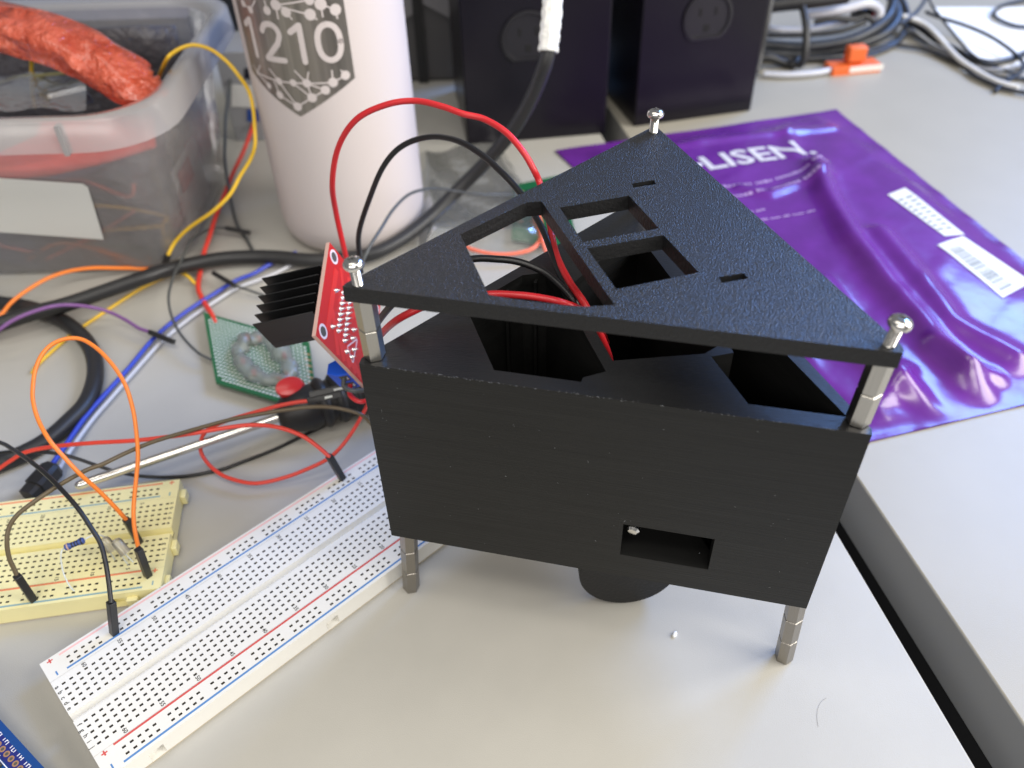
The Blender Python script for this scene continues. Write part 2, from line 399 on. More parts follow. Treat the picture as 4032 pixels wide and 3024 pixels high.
# standoffs
def hexpost(x0, y0, z0, x1, y1, z1, n, mt, ph):
    a, b = bx(x0, y0, z0), bx(x1, y1, z1); ax = b - a; L = ax.length / n; m = MB(); R = 3.1
    for k in range(n):
        m.lathe(a + ax.normalized() * (k * L), ax, [(R - .55, .02), (R, .35), (R, L - .35), (R - .55, L - .02)], 6, phase=ph)
    return m.build('standoff', mt, house, angle=20)
hexpost(2.2, 4.2, ZT, 2.4, 3.2, LB, 2, M['nickel'], .25)
hexpost(131.6, 4.4, ZT, 132.2, 4.0, LB, 2, M['nickel'], .55)
hexpost(67.5, 100, ZT, 67.6, 100, LB, 2, M['nickel'], .3)
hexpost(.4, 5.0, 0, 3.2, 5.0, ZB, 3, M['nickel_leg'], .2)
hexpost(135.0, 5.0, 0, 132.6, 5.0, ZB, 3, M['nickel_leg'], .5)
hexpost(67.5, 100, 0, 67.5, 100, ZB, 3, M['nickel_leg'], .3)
def screw(x, y, tilt=(0, 0)):
    a = bx(x, y, LT - .5); ax = (UP + DX * tilt[0] + BY * tilt[1]).normalized(); m = MB()
    prof = [(1.45, 0)]
    z = .3
    while z < 5.6: prof += [(1.5, z), (1.32, z + .22)]; z += .45
    prof += [(1.45, 5.9)]
    m.lathe(a, ax, prof, 20)
    s = m.build('screw', M['steel'], house, angle=50)
    m = MB(); m.lathe(a + ax * 5.6, ax, [(1.4, 0), (2.55, .15), (2.8, .7), (2.75, 1.3), (2.4, 1.95), (1.7, 2.4), (.9, 2.55), (.75, 2.1), (.1, 1.3)], 28)
    m.build('screw_head', M['steel'], s, angle=40)
    m = MB(); t = a + ax * (5.6 + 2.36)
    for d in (DX, BY): m.cbox(t, d * 2.7, UP.cross(d) * .55, ax * .45)
    m.build('cross_recess', M['hole'], s)
screw(2.2, 1.6, (-.05, .0)); screw(132.1, 3.0, (.12, .04)); screw(67.7, 103.0, (0, .03))
# wheel beneath
nrm = (BY * -1 + DX * .30 + UP * .05).normalized(); m = MB()
m.lathe(bx(78.6, 17.5, 17.7) - nrm * 4, nrm, [(16.6, 0), (17.5, .5), (17.5, 5.6), (17.1, 6.0), (.2, 6.0)], 64)
m.build('wheel', M['print_dark'], house, angle=30)
# fastener glinting inside the slot
m = MB(); m.lathe(bx(79.3, 2.6, 59.7), (-.4, -1, -.2), [(1.9, 0), (2.2, .4), (2.1, 1.2), (1.4, 1.9), (.2, 2.1)], 18)
m.build('inner_screw', M['steel'], house)

# ------------------------------------------------------------------ solderless boards
def breadboard(name, label, o, A, B, mats, nums=True, body_u=(-3.2, 160.7), worn=True):
    T = 8.5; A, B, o = Vector(A), Vector(B), Vector(o)
    u0, u1 = body_u
    root = thing(name, label, 'breadboard', o + A * 78 - UP * T)
    m = MB(); hw = .40; P = 2.54
    def hole(u, v): return (u - hw - .2, u + hw + .2, v - hw, v + hw)
    for r0, r1, rows in ((-17.2, -1.55, [-13.97 + k * P for k in range(5)]), (1.55, 17.2, [3.81 + k * P for k in range(5)])):
        m.pits(o, A, B, UP, u0, u1, r0, r1, [hole(c * P, v) for c in range(63) for v in rows], 2.2, 0, 1, .25)
    for r0, r1, rows in ((-26.7, -17.3, (-22.75, -20.1)), (17.3, 26.7, (20.7, 23.3))):
        m.pits(o, A, B, UP, u0, u1, r0, r1, [hole(5.1 + (g * 6 + k) * P, v) for g in range(10) for k in range(5) for v in rows], 2.2, 0, 1, .25)
    # gaps between the strips and the centre channel
    for v in (-17.25, 17.25):
        m.quad(o + A * u0 + B * (v - .05) - UP * .08, o + A * u1 + B * (v - .05) - UP * .08, o + A * u1 + B * (v + .05) - UP * .08, o + A * u0 + B * (v + .05) - UP * .08)
    for a, b in ((-1.55, -1.2), (1.2, 1.55)):
        s1 = 0 if a < 0 else -3.0; s2 = -3.0 if a < 0 else 0
        m.quad(o + A * u0 + B * a + UP * s1, o + A * u1 + B * a + UP * s1, o + A * u1 + B * b + UP * s2, o + A * u0 + B * b + UP * s2)
    m.quad(o + A * u0 - B * 1.2 - UP * 3.0, o + A * u1 - B * 1.2 - UP * 3.0, o + A * u1 + B * 1.2 - UP * 3.0, o + A * u0 + B * 1.2 - UP * 3.0)
    # sides: the long ones carry dovetail recesses
    base = o - UP * (T - .9)
    for sgn in (-1, 1):
        m.pits(base + B * (26.7 * sgn), A, UP, B * sgn, u0, u1, 0, T - .9, [(9.3, 14.3, .01, 4.9), (76, 81, .01, 4.9), (142, 147, .01, 4.9)], 2.6, 0, 0)
    for u, sgn in ((u0, -1), (u1, 1)):
        for a, b in ((-26.7, -17.25), (-17.25, -1.5), (1.5, 17.25), (17.25, 26.7)):
            m.quad(base + A * u + B * a, base + A * u + B * b, base + A * u + B * b + UP * (T - .9), base + A * u + B * a + UP * (T - .9))
        m.quad(base + A * u - B * 1.5, base + A * u + B * 1.5, base + A * u + B * 1.5 + UP * (T - 4.5), base + A * u - B * 1.5 + UP * (T - 4.5))
    body = m.build('body', [mats[0], M['hole']], root, angle=30)
    m = MB(); m.box(o + A * (u0 + .3) - B * 26.4 - UP * T, A * (u1 - u0 - .6), B * 52.8, UP * .9)
    m.build('foam_backing', M['foam'], root)
    zl = UP * .03
    for v, mt, wd in ((-25.5, mats[1], .75), (-18.6, mats[2], .75), (17.75, mats[3], .75), (25.2, mats[4], .75)):
        m = MB(); m.box(o + A * 3 + B * (v - wd / 2), A * 151, B * wd, zl); m.build('rail_line', mt, root)
    # tabs on the far end and one long side
    for (u, v, du, dv) in ((u1, -23.5, 2.2, 4.5), (u1, 2.5, 2.0, 4.5), (u1, 19, 1.8, 4)):
        m = MB(); m.box(o + A * u + B * v - UP * 7.2, A * du, B * dv, UP * 4.5); m.build('tab', mats[0], root, bevel=.3)
    m = MB(); m.box(o + A * 148 + B * 26.7 - UP * 7.4, A * 4, B * 2.0, UP * 5); m.build('tab', mats[0], root, bevel=.3)
    # printed marks: row letters on both ends, column numbers, + and -
    m = MB(); zt = o + UP * .04
    for k, ch in enumerate('abcdefghij'):
        v = -13.97 + k * P if k < 5 else 3.81 + (k - 5) * P
        for u in (-2.3, 159.2): text_on(m, ch, zt + A * (u - .5) + B * v, B, A, 2.2)
    for n in range(5, 61, 5):
        u = (63 - n) * P
        for v in (-15.9, 15.9): text_on(m, str(n), zt + A * (u - .6) + B * v, B, A, 2.0)
    tag(m.build('printed_text', M['ink_black'], root), kind='stuff')
    for v, mt, plus in ((-25.3, mats[1] if not worn else M['ink_red'], 1), (-19.2, mats[2], 0), (18.4, mats[3], 1), (24.0, mats[4], 0)):
        for u in (-.2, 157.6):
            m = MB(); m.cbox(zt + A * u + B * v, A * .5, B * 1.9, zl)
            if plus: m.cbox(zt + A * u + B * v + zl * .4, A * 1.9, B * .5, zl)
            m.build('polarity_mark', mt, root)
    return root
WA, WB_, WO = (.73679, .67612, 0), (.67612, -.73679, 0), (-142.228, 132.707, 8.5)
breadboard('breadboard', 'white breadboard lying in front, reaching under the black housing', WO, WA, WB_,
           (M['white_abs'], M['ink_pink'], M['ink_blue'], M['ink_red'], M['ink_blue']))
YB = Vector((.137, -.9906, 0)); YA = Vector((.9906, .137, 0))
breadboard('breadboard', 'yellowed breadboard with a resistor and orange wires on the left', Vector((-133.9, 205.9, 8.5)) - YA * 160.7, YA, YB,
           (M['yellow_abs'], M['ink_orange'], M['ink_teal'], M['ink_orange'], M['ink_teal']), worn=False)

# ------------------------------------------------------------------ wires and cables
def plug(m, a, b, w=2.55):
    a, b = Vector(a), Vector(b); ax = (b - a); L = ax.length; ax.normalize()
    u = (right - ax * right.dot(ax)).normalized(); u = (u * .8 + ax.cross(u) * .6).normalized(); v = ax.cross(u)
    m.box(a - u * w / 2 - v * w / 2, u * w, v * w, ax * L)
    return ax, u, v
def wire(name, label, pts, r, mt, plugs=(), cat='wire', group=None, pins=False, sides=10, n=8, extra=None, raw=None):
    path = tidy(spline(raw if raw else D3(pts), n), r)
    m = MB(); m.tube(path, r, sides)
    if not plugs and not extra:
        return tag(m.build(name, mt, angle=60), label, cat, group)
    p0 = path[0].copy(); p0.z = 0
    root = thing(name, label, cat, p0, group)
    m.build('insulation', mt, root, angle=60)
    for (a, b) in plugs:
        A_, B_ = at(*a), at(*b); m = MB(); ax, u, v = plug(m, A_, B_)
        h = m.build('plug', M['housing'], root, bevel=.25)
        m = MB(); m.cbox(A_ + (B_ - A_) * .62 - v * 1.28, u * .9, v * .12, (B_ - A_) * .22); m.build('contact_window', M['tin'], h)
        if pins:
            m = MB(); m.box(B_ - u * .3 - v * .3, u * .6, v * .6, ax * 2.0); m.build('pin', M['tin'], h)
    return root

# the two thick leads that loop from the motor driver into the housing
wire('lead_wire', 'red lead making the tall loop from the red circuit board into the housing',
     [(752, 590, 62), (747, 555, 72), (726, 460, 92), (718, 395, 108), (731, 318, 124), (770, 258, 136), (835, 226, 142), (898, 218, 144), (955, 230, 144), (1000, 246, 143), (1045, 257, 142), (1092, 285, 140), (1128, 325, 136), (1152, 365, 131), (1168, 402, 126), (1185, 470, 122), (1200, 545, 119), (1228, 605, 118), (1262, 655, 117), (1298, 725, 108), (1318, 780, 96), (1322, 830, 80)], 1.12, M['red'], cat='wire')
wire('lead_wire', 'black lead making the lower loop from the red circuit board into the housing',
     [(780, 590, 62), (776, 550, 70), (776, 500, 82), (798, 430, 98), (828, 360, 112), (868, 316, 120), (925, 296, 125), (985, 303, 128), (1040, 334, 128), (1085, 374, 127), (1115, 406, 125), (1140, 440, 123), (1172, 495, 121), (1190, 540, 119), (1212, 595, 117), (1240, 640, 114), (1275, 690, 104), (1300, 760, 84)], 1.12, M['black'])
wire('lead_wire', 'short red lead running under the cover plate from the circuit board',
     [(795, 775, 70), (806, 745, 88), (840, 705, 112), (885, 676, 119), (960, 646, 121), (1055, 636, 121), (1110, 637, 120), (1165, 643, 119), (1225, 657, 117), (1280, 685, 108), (1310, 740, 88)], 1.12, M['red'])
wire('lead_wire', 'short black lead running under the cover plate from the circuit board',
     [(790, 750, 70), (806, 712, 92), (845, 660, 114), (920, 590, 122), (1012, 561, 124), (1075, 560, 123), (1125, 567, 122), (1175, 588, 120), (1215, 622, 118), (1248, 662, 114), (1285, 720, 98), (1300, 770, 80)], 1.12, M['black'])
# thick black power cable with its taped end, and its coil on the left
tape_pts = D3([(1184, 112, 104), (1188, 70, 112), (1192, 30, 119), (1194, -20, 127)])
cable = [(1194, -40, 131), (1192, 30, 119), (1184, 112, 104), (1168, 165, 92), (1140, 228, 74), (1098, 294, 54), (1048, 352, 36), (995, 405, 22), (945, 454, 14), (895, 497, 10), (845, 530, 8), (795, 551, 7), (735, 560, 6), (670, 562, 6), (600, 556, 6), (545, 555, 6), (470, 560, 7), (372, 580, 10), (310, 600, 12), (248, 622, 12), (149, 656, 12), (74, 676, 12), (0, 700, 11), (-60, 722, 8), (-140, 760, 5)]
path = tidy(spline(D3(cable), 8), 3.9)
root = thing('power_cable', 'thick black power cable with a white taped end crossing the desk', 'cable', (path[0].x, path[0].y, 0))
m = MB(); m.tube(path, 3.9, 14); m.build('sheath', M['black_cable'], root, angle=60)
m = MB(); tp = spline(tape_pts, 6); m.tube(tp, [5.3 + .35 * math.sin(i * 1.7) for i in range(len(tp))], 10); m.build('tape_wrap', M['tape'], root, angle=30)
wire('power_cable', 'thick black cable curling in a half ring at the left edge', [(-120, 640, 5), (-50, 645, 5), (0, 655, 4), (50, 662, 4), (99, 676, 4), (144, 698, 4), (178, 727, 4), (198, 757, 4), (206, 793, 4), (202, 832, 4), (184, 874, 4), (149, 911, 4), (107, 948, 4), (60, 976, 4), (0, 1001, 4), (-60, 1025, 4)], 3.9, M['black_cable'], cat='cable', sides=14)
wire('sensor_wire', 'thin dark grey wire arching in front of the bottle to the clear bag', [(770, 610, 40), (785, 562, 48), (800, 530, 52), (823, 494, 54), (849, 453, 54), (882, 421, 52), (918, 409, 46), (952, 408, 40), (992, 414, 30), (1031, 420, 22), (1097, 421, 14), (1128, 417, 8)], .8, M['grey_w'])
# jumpers on the two boards
wire('jumper_wire', 'orange jumper looping high over the yellowed breadboard', [(275, 1125, 22), (248, 1095, 30), (211, 1058, 38), (174, 1025, 46), (139, 988, 52), (107, 951, 57), (84, 910, 60), (72, 870, 63), (71, 836, 65), (77, 797, 68), (92, 764, 70), (117, 741, 71), (149, 731, 71), (179, 734, 70), (211, 754, 68), (240, 784, 65), (260, 812, 62), (275, 842, 59), (288, 888, 53), (295, 938, 47), (298, 987, 41), (294, 1036, 35), (289, 1090, 29), (289, 1125, 26), (293, 1155, 24), (300, 1189, 23)], .78, M['orange'],
     plugs=[((273, 1122, 23), (301, 1172, 8.5)), ((299, 1186, 24), (320, 1244, 8.5))], group='jumper wires')
wire('jumper_wire', 'black jumper plugged into the top rail of the white breadboard', [(-60, 940, 30), (0, 956, 36), (25, 969, 39), (62, 994, 43), (99, 1024, 45), (136, 1061, 45), (169, 1099, 43), (198, 1142, 39), (216, 1172, 36), (226, 1205, 33), (234, 1251, 29), (240, 1302, 24)], .82, M['black'],
     plugs=[((240, 1300, 24), (247, 1368, 8.5))], group='jumper wires')
wire('jumper_wire', 'brown jumper from the yellowed breadboard to the screwdriver handle', [(38, 1246, 22), (30, 1228, 25), (20, 1205, 29), (15, 1172, 34), (20, 1139, 38), (40, 1110, 41), (82, 1078, 43), (131, 1046, 44), (186, 1016, 44), (223, 1002, 44), (273, 978, 43), (335, 953, 42), (422, 927, 40), (496, 907, 39), (549, 897, 38), (613, 886, 37), (675, 879, 36), (725, 881, 34), (774, 893, 32), (798, 911, 28), (830, 950, 22)], .8, M['brown'],
     plugs=[((37, 1244, 23), (72, 1296, 8.5))], group='jumper wires')
wire('jumper_wire', 'red jumper lying level and ending in the far rail of the white breadboard', [(-50, 1050, 10), (0, 1011, 18), (25, 994, 22), (55, 977, 26), (112, 965, 30), (198, 957, 34), (298, 951, 37), (397, 939, 38), (496, 923, 38), (549, 918, 37), (600, 923, 34), (650, 940, 30), (687, 965, 26), (713, 988, 23)], .85, M['red2'],
     plugs=[((711, 985, 23.5), (740, 1034, 8.5))], group='jumper wires')
wire('jumper_wire', 'red jumper curling in a ring beside the screwdriver', [(668, 866, 32), (640, 869, 32), (600, 877, 31), (549, 891, 29), (496, 907, 26), (459, 922, 22), (440, 938, 17), (433, 960, 12), (437, 983, 8), (459, 1011, 5), (493, 1032, 4), (551, 1044, 4), (613, 1032, 5), (662, 1014, 7), (707, 992, 10), (737, 965, 14), (766, 925, 18), (791, 880, 22), (805, 850, 24)], .85, M['red2'],
     plugs=[((664, 867, 32), (738, 850, 33)), ((668, 853, 33), (772, 831, 34))], group='jumper wires')
wire('jumper_wire', 'thin black wire sagging below the screwdriver shaft', [(-30, 985, 10), (0, 978, 14), (45, 975, 16), (119, 979, 16), (161, 989, 14), (211, 1006, 10), (260, 1021, 6), (322, 1030, 2), (397, 1029, 1), (471, 1016, 1), (513, 1002, 1), (588, 973, 1), (637, 950, 1), (700, 920, 1)], .75, M['black'])
wire('jumper_wire', 'yellow wire arching from the rim of the clear bin down to the desk', [(340, 175, 88), (360, 129, 107), (377, 112, 110), (402, 100, 112), (427, 98, 112), (459, 109, 109), (491, 134, 104), (516, 164, 98), (538, 198, 90), (547, 236, 82), (550, 273, 74), (551, 312, 66), (541, 344, 58), (519, 380, 50), (496, 421, 42), (459, 457, 34), (409, 492, 24), (379, 522, 16), (363, 551, 10)], 1.0, M['yellow'],
     plugs=[((363, 551, 10), (357, 572, 4))])
wire('lead_wire', 'red wire dropping between the bin and the bottle to the green perfboard', [(553, 225, 10), (549, 262, 12), (527, 324, 12), (504, 373, 12), (484, 423, 10), (466, 468, 8), (452, 512, 6), (440, 548, 3), (433, 584, 2), (428, 620, 2), (436, 644, 2), (454, 674, 4), (468, 700, 4)], 1.35, M['red2'])
wire('sensor_wire', 'thin black wire hanging down beside the bottle', [(520, 40, 60), (513, 82, 54), (501, 149, 46), (488, 248, 36), (486, 300, 28), (486, 353, 20), (498, 429, 8), (511, 482, 3), (529, 512, 1), (548, 545, 1)], 1.0, M['grey_w'])
wire('sensor_wire', 'thin grey wire curving across the blue and white cable to the green perfboard', [(495, 494, 6), (464, 492, 6), (438, 502, 8), (412, 522, 12), (398, 548, 14), (388, 571, 14), (377, 592, 14), (365, 632, 12), (366, 664, 10), (377, 699, 8), (397, 731, 7), (427, 761, 6), (456, 777, 5)], .72, M['grey_w'],
     plugs=[((488, 493, 6), (540, 503, 5))])
wire('jumper_wire', 'yellow wire running low under the black cable coil', [(425, 612, 1), (420, 611, 2), (407, 598, 4), (392, 590, 4), (376, 591, 2), (357, 597, 1), (298, 627, 1), (236, 667, 1), (181, 704, 1), (149, 727, 1), (99, 771, 1), (78, 792, 1), (70, 806, 1)], .9, M['yellow'])
wire('jumper_wire', 'purple wire draped over the black cable coil', [(-40, 740, 14), (0, 711, 20), (25, 694, 22), (62, 677, 23), (112, 662, 22), (154, 659, 18), (198, 664, 14), (236, 674, 9), (273, 692, 7), (300, 709, 6), (325, 717, 6)], .95, M['purple_w'],
     plugs=[((323, 717, 6), (376, 739, 4.5))])
wire('jumper_wire', 'orange wire sweeping in front of the clear bin', [(-40, 720, 4), (0, 683, 8), (25, 653, 10), (62, 625, 11), (104, 601, 11), (149, 586, 10), (198, 579, 9), (248, 579, 6), (300, 580, 3), (330, 584, 2)], 1.05, M['orange'])
wire('jumper_wire', 'grey wire with a black plug lying across the blue cable', [(508, 617, 6), (549, 631, 4), (590, 645, 2)], .7, M['grey_w'], plugs=[((461, 590, 6), (509, 618, 6))])
bl = [(108, 1010, 5), (139, 966, 4), (186, 899, 3), (236, 842, 3), (280, 793, 3), (335, 728, 3), (397, 677, 3), (459, 637, 3), (508, 607, 3), (548, 591, 3), (585, 570, 3), (640, 545, 3)]
wh = [(122, 1022, 4), (150, 976, 3), (197, 910, 2), (247, 852, 2), (295, 797, 2), (345, 742, 2), (404, 692, 2), (465, 651, 2), (512, 622, 2), (555, 606, 2), (595, 590, 2), (650, 562, 2)]
path = tidy(spline(D3(bl)), 1.5)
root = thing('ribbon_cable', 'blue and white twin cable running straight from its black boot', 'cable', (path[0].x, path[0].y, 0))
m = MB(); m.tube(path, 1.15, 10); m.build('blue_core', M['blue_w'], root, angle=60)
m = MB(); m.tube(tidy(spline(D3(wh)), 1.0), 1.0, 10); m.build('white_core', M['white_w'], root, angle=60)
m = MB(); a, b = at(118, 1008, 6), at(60, 1072, 5); ax = (b - a).normalized(); u = ax.cross(UP).normalized(); v = u.cross(ax)
m.loft([[a + ax * t * (b - a).length + u * (x * wd) + v * (y * 3.4 * hh) for x, y in ((-1, -.7), (-.6, -1), (.6, -1), (1, -.7), (1, .7), (.6, 1), (-.6, 1), (-1, .7))] for t, wd, hh in ((0, 3.2, .9), (.1, 4.2, 1.1), (.7, 4.4, 1.1), (.72, 3.6, .9), (1, 3.4, .9))], cap0=True, cap1=True)
m.build('boot', M['housing'], root, angle=30)

# ------------------------------------------------------------------ resistor and clear leds on the yellowed board
ra, rb = at(139, 1184, 21), at(183, 1166, 22); ax = (rb - ra).normalized()
res = thing('resistor', 'blue banded resistor with long bent legs on the yellowed breadboard', 'resistor', Vector((ra.x, ra.y, 8.5)))
L = (rb - ra).length; m = MB(); m.lathe(ra, ax, [(.35, 0), (1.1, .3), (1.35, 1.0), (1.25, 1.8), (1.0, 2.4), (1.0, L - 2.4), (1.25, L - 1.8), (1.35, L - 1.0), (1.1, L - .3), (.35, L)], 18)
m.build('body', M['resistor'], res)
for i, t in enumerate((1.1, 2.7, 3.7, 4.7, L - 1.3)):
    rr = 1.4 if t in (1.1, L - 1.3) else 1.06
    m = MB(); m.lathe(ra + ax * t, ax, [(rr, 0), (rr, .5)], 18); m.build('band', M['band_gold'] if i == 0 else M['band'], res)
m = MB(); m.tube(spline([ra, at(134, 1189, 21), at(132, 1196, 20.5), at(132, 1212, 18), at(136, 1234, 15), at(142, 1250, 13), at(152, 1268, 10.5), at(166, 1282, 7)]), .28, 8); m.build('leg', M['tin'], res, angle=60)
m = MB(); m.tube(spline([rb, at(192, 1160, 22), at(205, 1156, 21.5), at(218, 1157, 20), at(240, 1166, 14), at(250, 1178, 7)]), .28, 8); m.build('leg', M['tin'], res, angle=60)
for lab, (x0, y0, x1, y1), legs in (('clear rectangular LED on the yellowed breadboard, nearer the blue resistor', (222, 1162, 243, 1187), ((236, 1190, 250, 1212),)),
                                    ('clear rectangular LED on the yellowed breadboard, nearer the orange plug', (247, 1165, 272, 1195), ((258, 1194, 278, 1222), (266, 1192, 291, 1218)))):
    led = thing('clear_led', lab, 'LED', at(x0, y1, 8.5), 'clear LEDs on the yellowed breadboard')
    c0, c1 = at(x0, y0, 19), at(x1, y1, 14); m = MB(); cc = (c0 + c1) / 2; dv = (c1 - c0).normalized()
    m.lathe(c0, dv, [(.6, 0), (1.6, .5), (2.0, 1.4), (2.0, (c1 - c0).length - .8), (2.3, (c1 - c0).length - .8), (2.3, (c1 - c0).length)], 16); m.build('lens', M['clear_led'], led)
    for (a, b, c, d) in legs:
        m = MB(); m.tube([at(a, b, 14.5), at((a + c) / 2, (b + d) / 2, 11), at(c, d, 7.5)], .27, 6); m.build('leg', M['tin'], led)

# ------------------------------------------------------------------ motor driver board lying on its heat sink
A0 = Vector((-68.055, 275.429, 92.557))
E1 = Vector((-.030, -.954, -.298)).normalized(); E2 = Vector((.310, .275, -.910)); E2 = (E2 - E1 * E2.dot(E1)).normalized()
N = E1.cross(E2).normalized(); N = N if N.x > 0 else -N
drv = thing('motor_driver', 'red motor driver board with black finned heat sink leaning left of the housing', 'circuit board', (A0.x, A0.y - 10, 28))
LE = 43.0
def dp(a, b, n=0): return A0 + E1 * a + E2 * b + N * n
m = MB(); m.box(dp(0, 0, -1.6), E1 * LE, E2 * LE, N * 1.6)
pcb = m.build('circuit_board', [M['red_pcb'], M['fr4']], drv)
for p in pcb.data.polygons:
    if abs(p.normal.dot(N)) < .5: p.material_index = 1
m = MB()
def trace(pts, wd, hgt=.05):
    for (a, b), (c, d) in zip(pts[:-1], pts[1:]):
        p, q = dp(a, b), dp(c, d); t = (q - p).normalized(); s_ = N.cross(t) * wd / 2
        m.box(p - s_, q - p, s_ * 2, N * hgt)
for k in range(5): trace([(26 + k * 2.4, 8 + k * 4.6), (33 + k * 1.2, 12 + k * 3.6), (41.5, 16 + k * 4.6)], 2.6, .05 + k * .004)
for k in range(4): trace([(5, 10 + k * 6), (14, 14 + k * 6), (20, 12 + k * 5)], 2.2, .05 + k * .004)
trace([(8, 7), (36, 7)], 3, .07)
m.build('copper_traces', M['red_trace'], pcb)
for (a, b) in ((4, 4.2), (38.5, 4.2), (4, 38.8), (38.5, 38.8)):
    m = MB(); m.lathe(dp(a, b, .02), N, [(2.9, 0), (2.9, .06), (1.95, .06), (1.95, .02)], 24); m.build('hole_ring', M['silk'], pcb)
    m = MB(); m.lathe(dp(a, b, .03), N, [(1.95, 0), (1.95, .07)], 24); m.build('mounting_hole', M['hole'], pcb)
m = MB()
for k in range(8):
    for j, b in enumerate((13.5, 18.5)):
        m.lathe(dp(14.5 + k * 2.54 + (j * 1.27), b, 0), N, [(1.0, 0), (.75, .6), (.35, 1.2), (.28, 2.2), (.05, 2.3)], 10)
for a, b in ((17, 8.5), (33, 9.5), (25, 24), (29, 24), (33, 26), (37, 21), (37, 25)): m.lathe(dp(a, b, 0), N, [(1.0, 0), (.75, .6), (.3, 1.3), (.25, 2.0), (.05, 2.1)], 10)
tag(m.build('solder_joints', M['solder'], drv), kind='stuff')
# silk triangle
m = MB(); tri = [(34.5, 21.5), (27.5, 27.5), (38.5, 26.5)]
for i in range(3):
    p, q = dp(*tri[i], .06), dp(*tri[(i + 1) % 3], .06); t = (q - p).normalized(); m.box(p, q - p, N.cross(t) * .45, N * .05)
m.build('silkscreen_mark', M['silk'], pcb)
# heat sink: base web against the board, comb of fins; it runs away from the board along -N
hs0 = dp(9.5, 12.8, -3.0); HL = 25.5
m = MB(); m.box(hs0, E1 * 23, E2 * 3.2, -N * HL); hs = m.build('heat_sink', M['fin'], drv)
m = MB(); m.box(dp(11, 13, -1.6), E1 * 20, E2 * 4, -N * 1.6); m.build('driver_chip', M['housing'], drv)
for k in range(6):
    p = hs0 + E1 * (k * 4.3)
    m = MB(); base = [p, p + E1 * 1.5, p + E1 * .9 - E2 * 12.6, p + E1 * .5 - E2 * 12.6]
    m.prism(base, -N * HL); m.build('fin', M['fin'], hs, bevel=.12)
# terminal block
def terminal(a, b, nm='terminal_block'):
    m = MB(); o_ = dp(a, b, -1.6); prof = [(0, 0), (8.2, 0), (8.2, -5.2), (6.4, -10), (1.8, -10), (0, -5.2)]
    m.prism([o_ + E1 * x + N * y for x, y in prof], E2 * 10.2); t = m.build(nm, M['blue_term'], drv, bevel=.25)
    for k in range(2):
        m = MB(); m.cbox(o_ + E1 * 8.25 + E2 * (2.6 + 5 * k) + N * -3.2, E1 * .2, E2 * 3.4, N * 3.6); m.build('wire_slot', M['hole'], t)
        m = MB(); m.cbox(o_ + E1 * 8.3 + E2 * (2.6 + 5 * k) + N * -2.0, E1 * .25, E2 * 1.8, N * .9); m.build('clamp', M['solder'], t)
    return t
terminal(34.5, 27.5)
m = MB(); m.tube(spline([dp(42.5, 30, -5), dp(46, 30.5, -5), dp(48, 32, -1), dp(45, 36, 4), dp(38, 39, 5)]), .95, 8); m.build('terminal_lead', M['grey_w'], drv, angle=60)
m = MB(); m.tube(spline([dp(42.5, 35, -5), dp(47, 35.5, -5), dp(50, 37, -1), dp(47, 40, 3), dp(42, 43, 4)]), .95, 8); m.build('terminal_lead', M['red'], drv, angle=60)

# ------------------------------------------------------------------ screwdriver
sa, sb = at(163, 1051, 12.5), at(600, 901, 13); ax = (sb - sa).normalized(); ax.z = 0.0; ax.normalize(); sa.z = sb.z = 12.6
drvr = thing('screwdriver', 'screwdriver with a bright steel shaft and black and red handle', 'screwdriver', Vector((sa.x, sa.y, 0)))
L = (sb - sa).length
m = MB(); m.lathe(sa, ax, [(.9, 0), (1.7, .8), (1.95, 2), (1.95, L + 6)], 20); m.build('shaft', M['steel'], drvr)
m = MB(); prof = [(4.5, 0), (6.0, 1.0), (7.5, 3), (9.8, 9), (10.5, 14), (9.2, 20), (9.6, 27), (11.3, 36), (12.2, 52), (12.2, 74), (11, 82), (7, 86), (.5, 87)]
m.lathe(sb, ax, prof, 24); hd = m.build('handle', M['driver_black'], drvr, angle=40)
side = ax.cross(UP).normalized()
for k in range(5):
    m = MB(); m.lathe(sb + ax * (18 + k * 7), ax, [(10.4, 0), (11.6, 1.5), (11.6, 3), (10.4, 4.5)], 24); m.build('grip_ring', M['driver_black'], hd, angle=40)
rc = sb + ax * 9 - side * 5.5 + UP * 9.5
m = MB(); u2 = (ax * .85 - side * .2 + UP * .35).normalized(); n2 = (UP * .55 + fwd * -.8).normalized(); w2 = n2.cross(ax).normalized()
m.loft([[rc + ax * (math.cos(t) * 6.2 * s_) + w2 * (math.sin(t) * 4.6 * s_) + n2 * h for t in [k * math.pi / 12 for k in range(24)]] for s_, h in ((1, -4), (1, 1.2), (.9, 2.2), (.55, 2.7), (.05, 2.8))], cap0=True, cap1=True)
m.build('inlay', M['driver_red'], hd)

# ------------------------------------------------------------------ green perfboard with a glue ring
pf = [at(439, 674, 5), at(668, 739, 5), at(688, 892, 5), at(466, 825, 5)]
def pq(u, v, z=0): return (pf[0] * (1 - u) + pf[1] * u) * (1 - v) + (pf[3] * (1 - u) + pf[2] * u) * v + UP * z
perf = thing('perfboard', 'green perfboard carrying a ring of hot glue', 'circuit board', pq(.5, .5, -5))
m = MB(); m.prism([pq(0, 0, -1.6), pq(1, 0, -1.6), pq(1, 1, -1.6), pq(0, 1, -1.6)], UP * 1.6); m.build('circuit_board', M['green_pcb'], perf)
m = MB(); nn = 0
for i in range(26):
    for j in range(19):
        if i in (0, 25) and j in (0, 18): continue
        p = pq(.05 + i * .9 / 25, .06 + j * .88 / 18, .01)
        m.lathe(p, UP, [(.78, 0), (.72, .12), (.3, .13), (.28, .02)], 8)
tag(m.build('solder_pads', M['tin'], perf), kind='stuff')
m = MB()
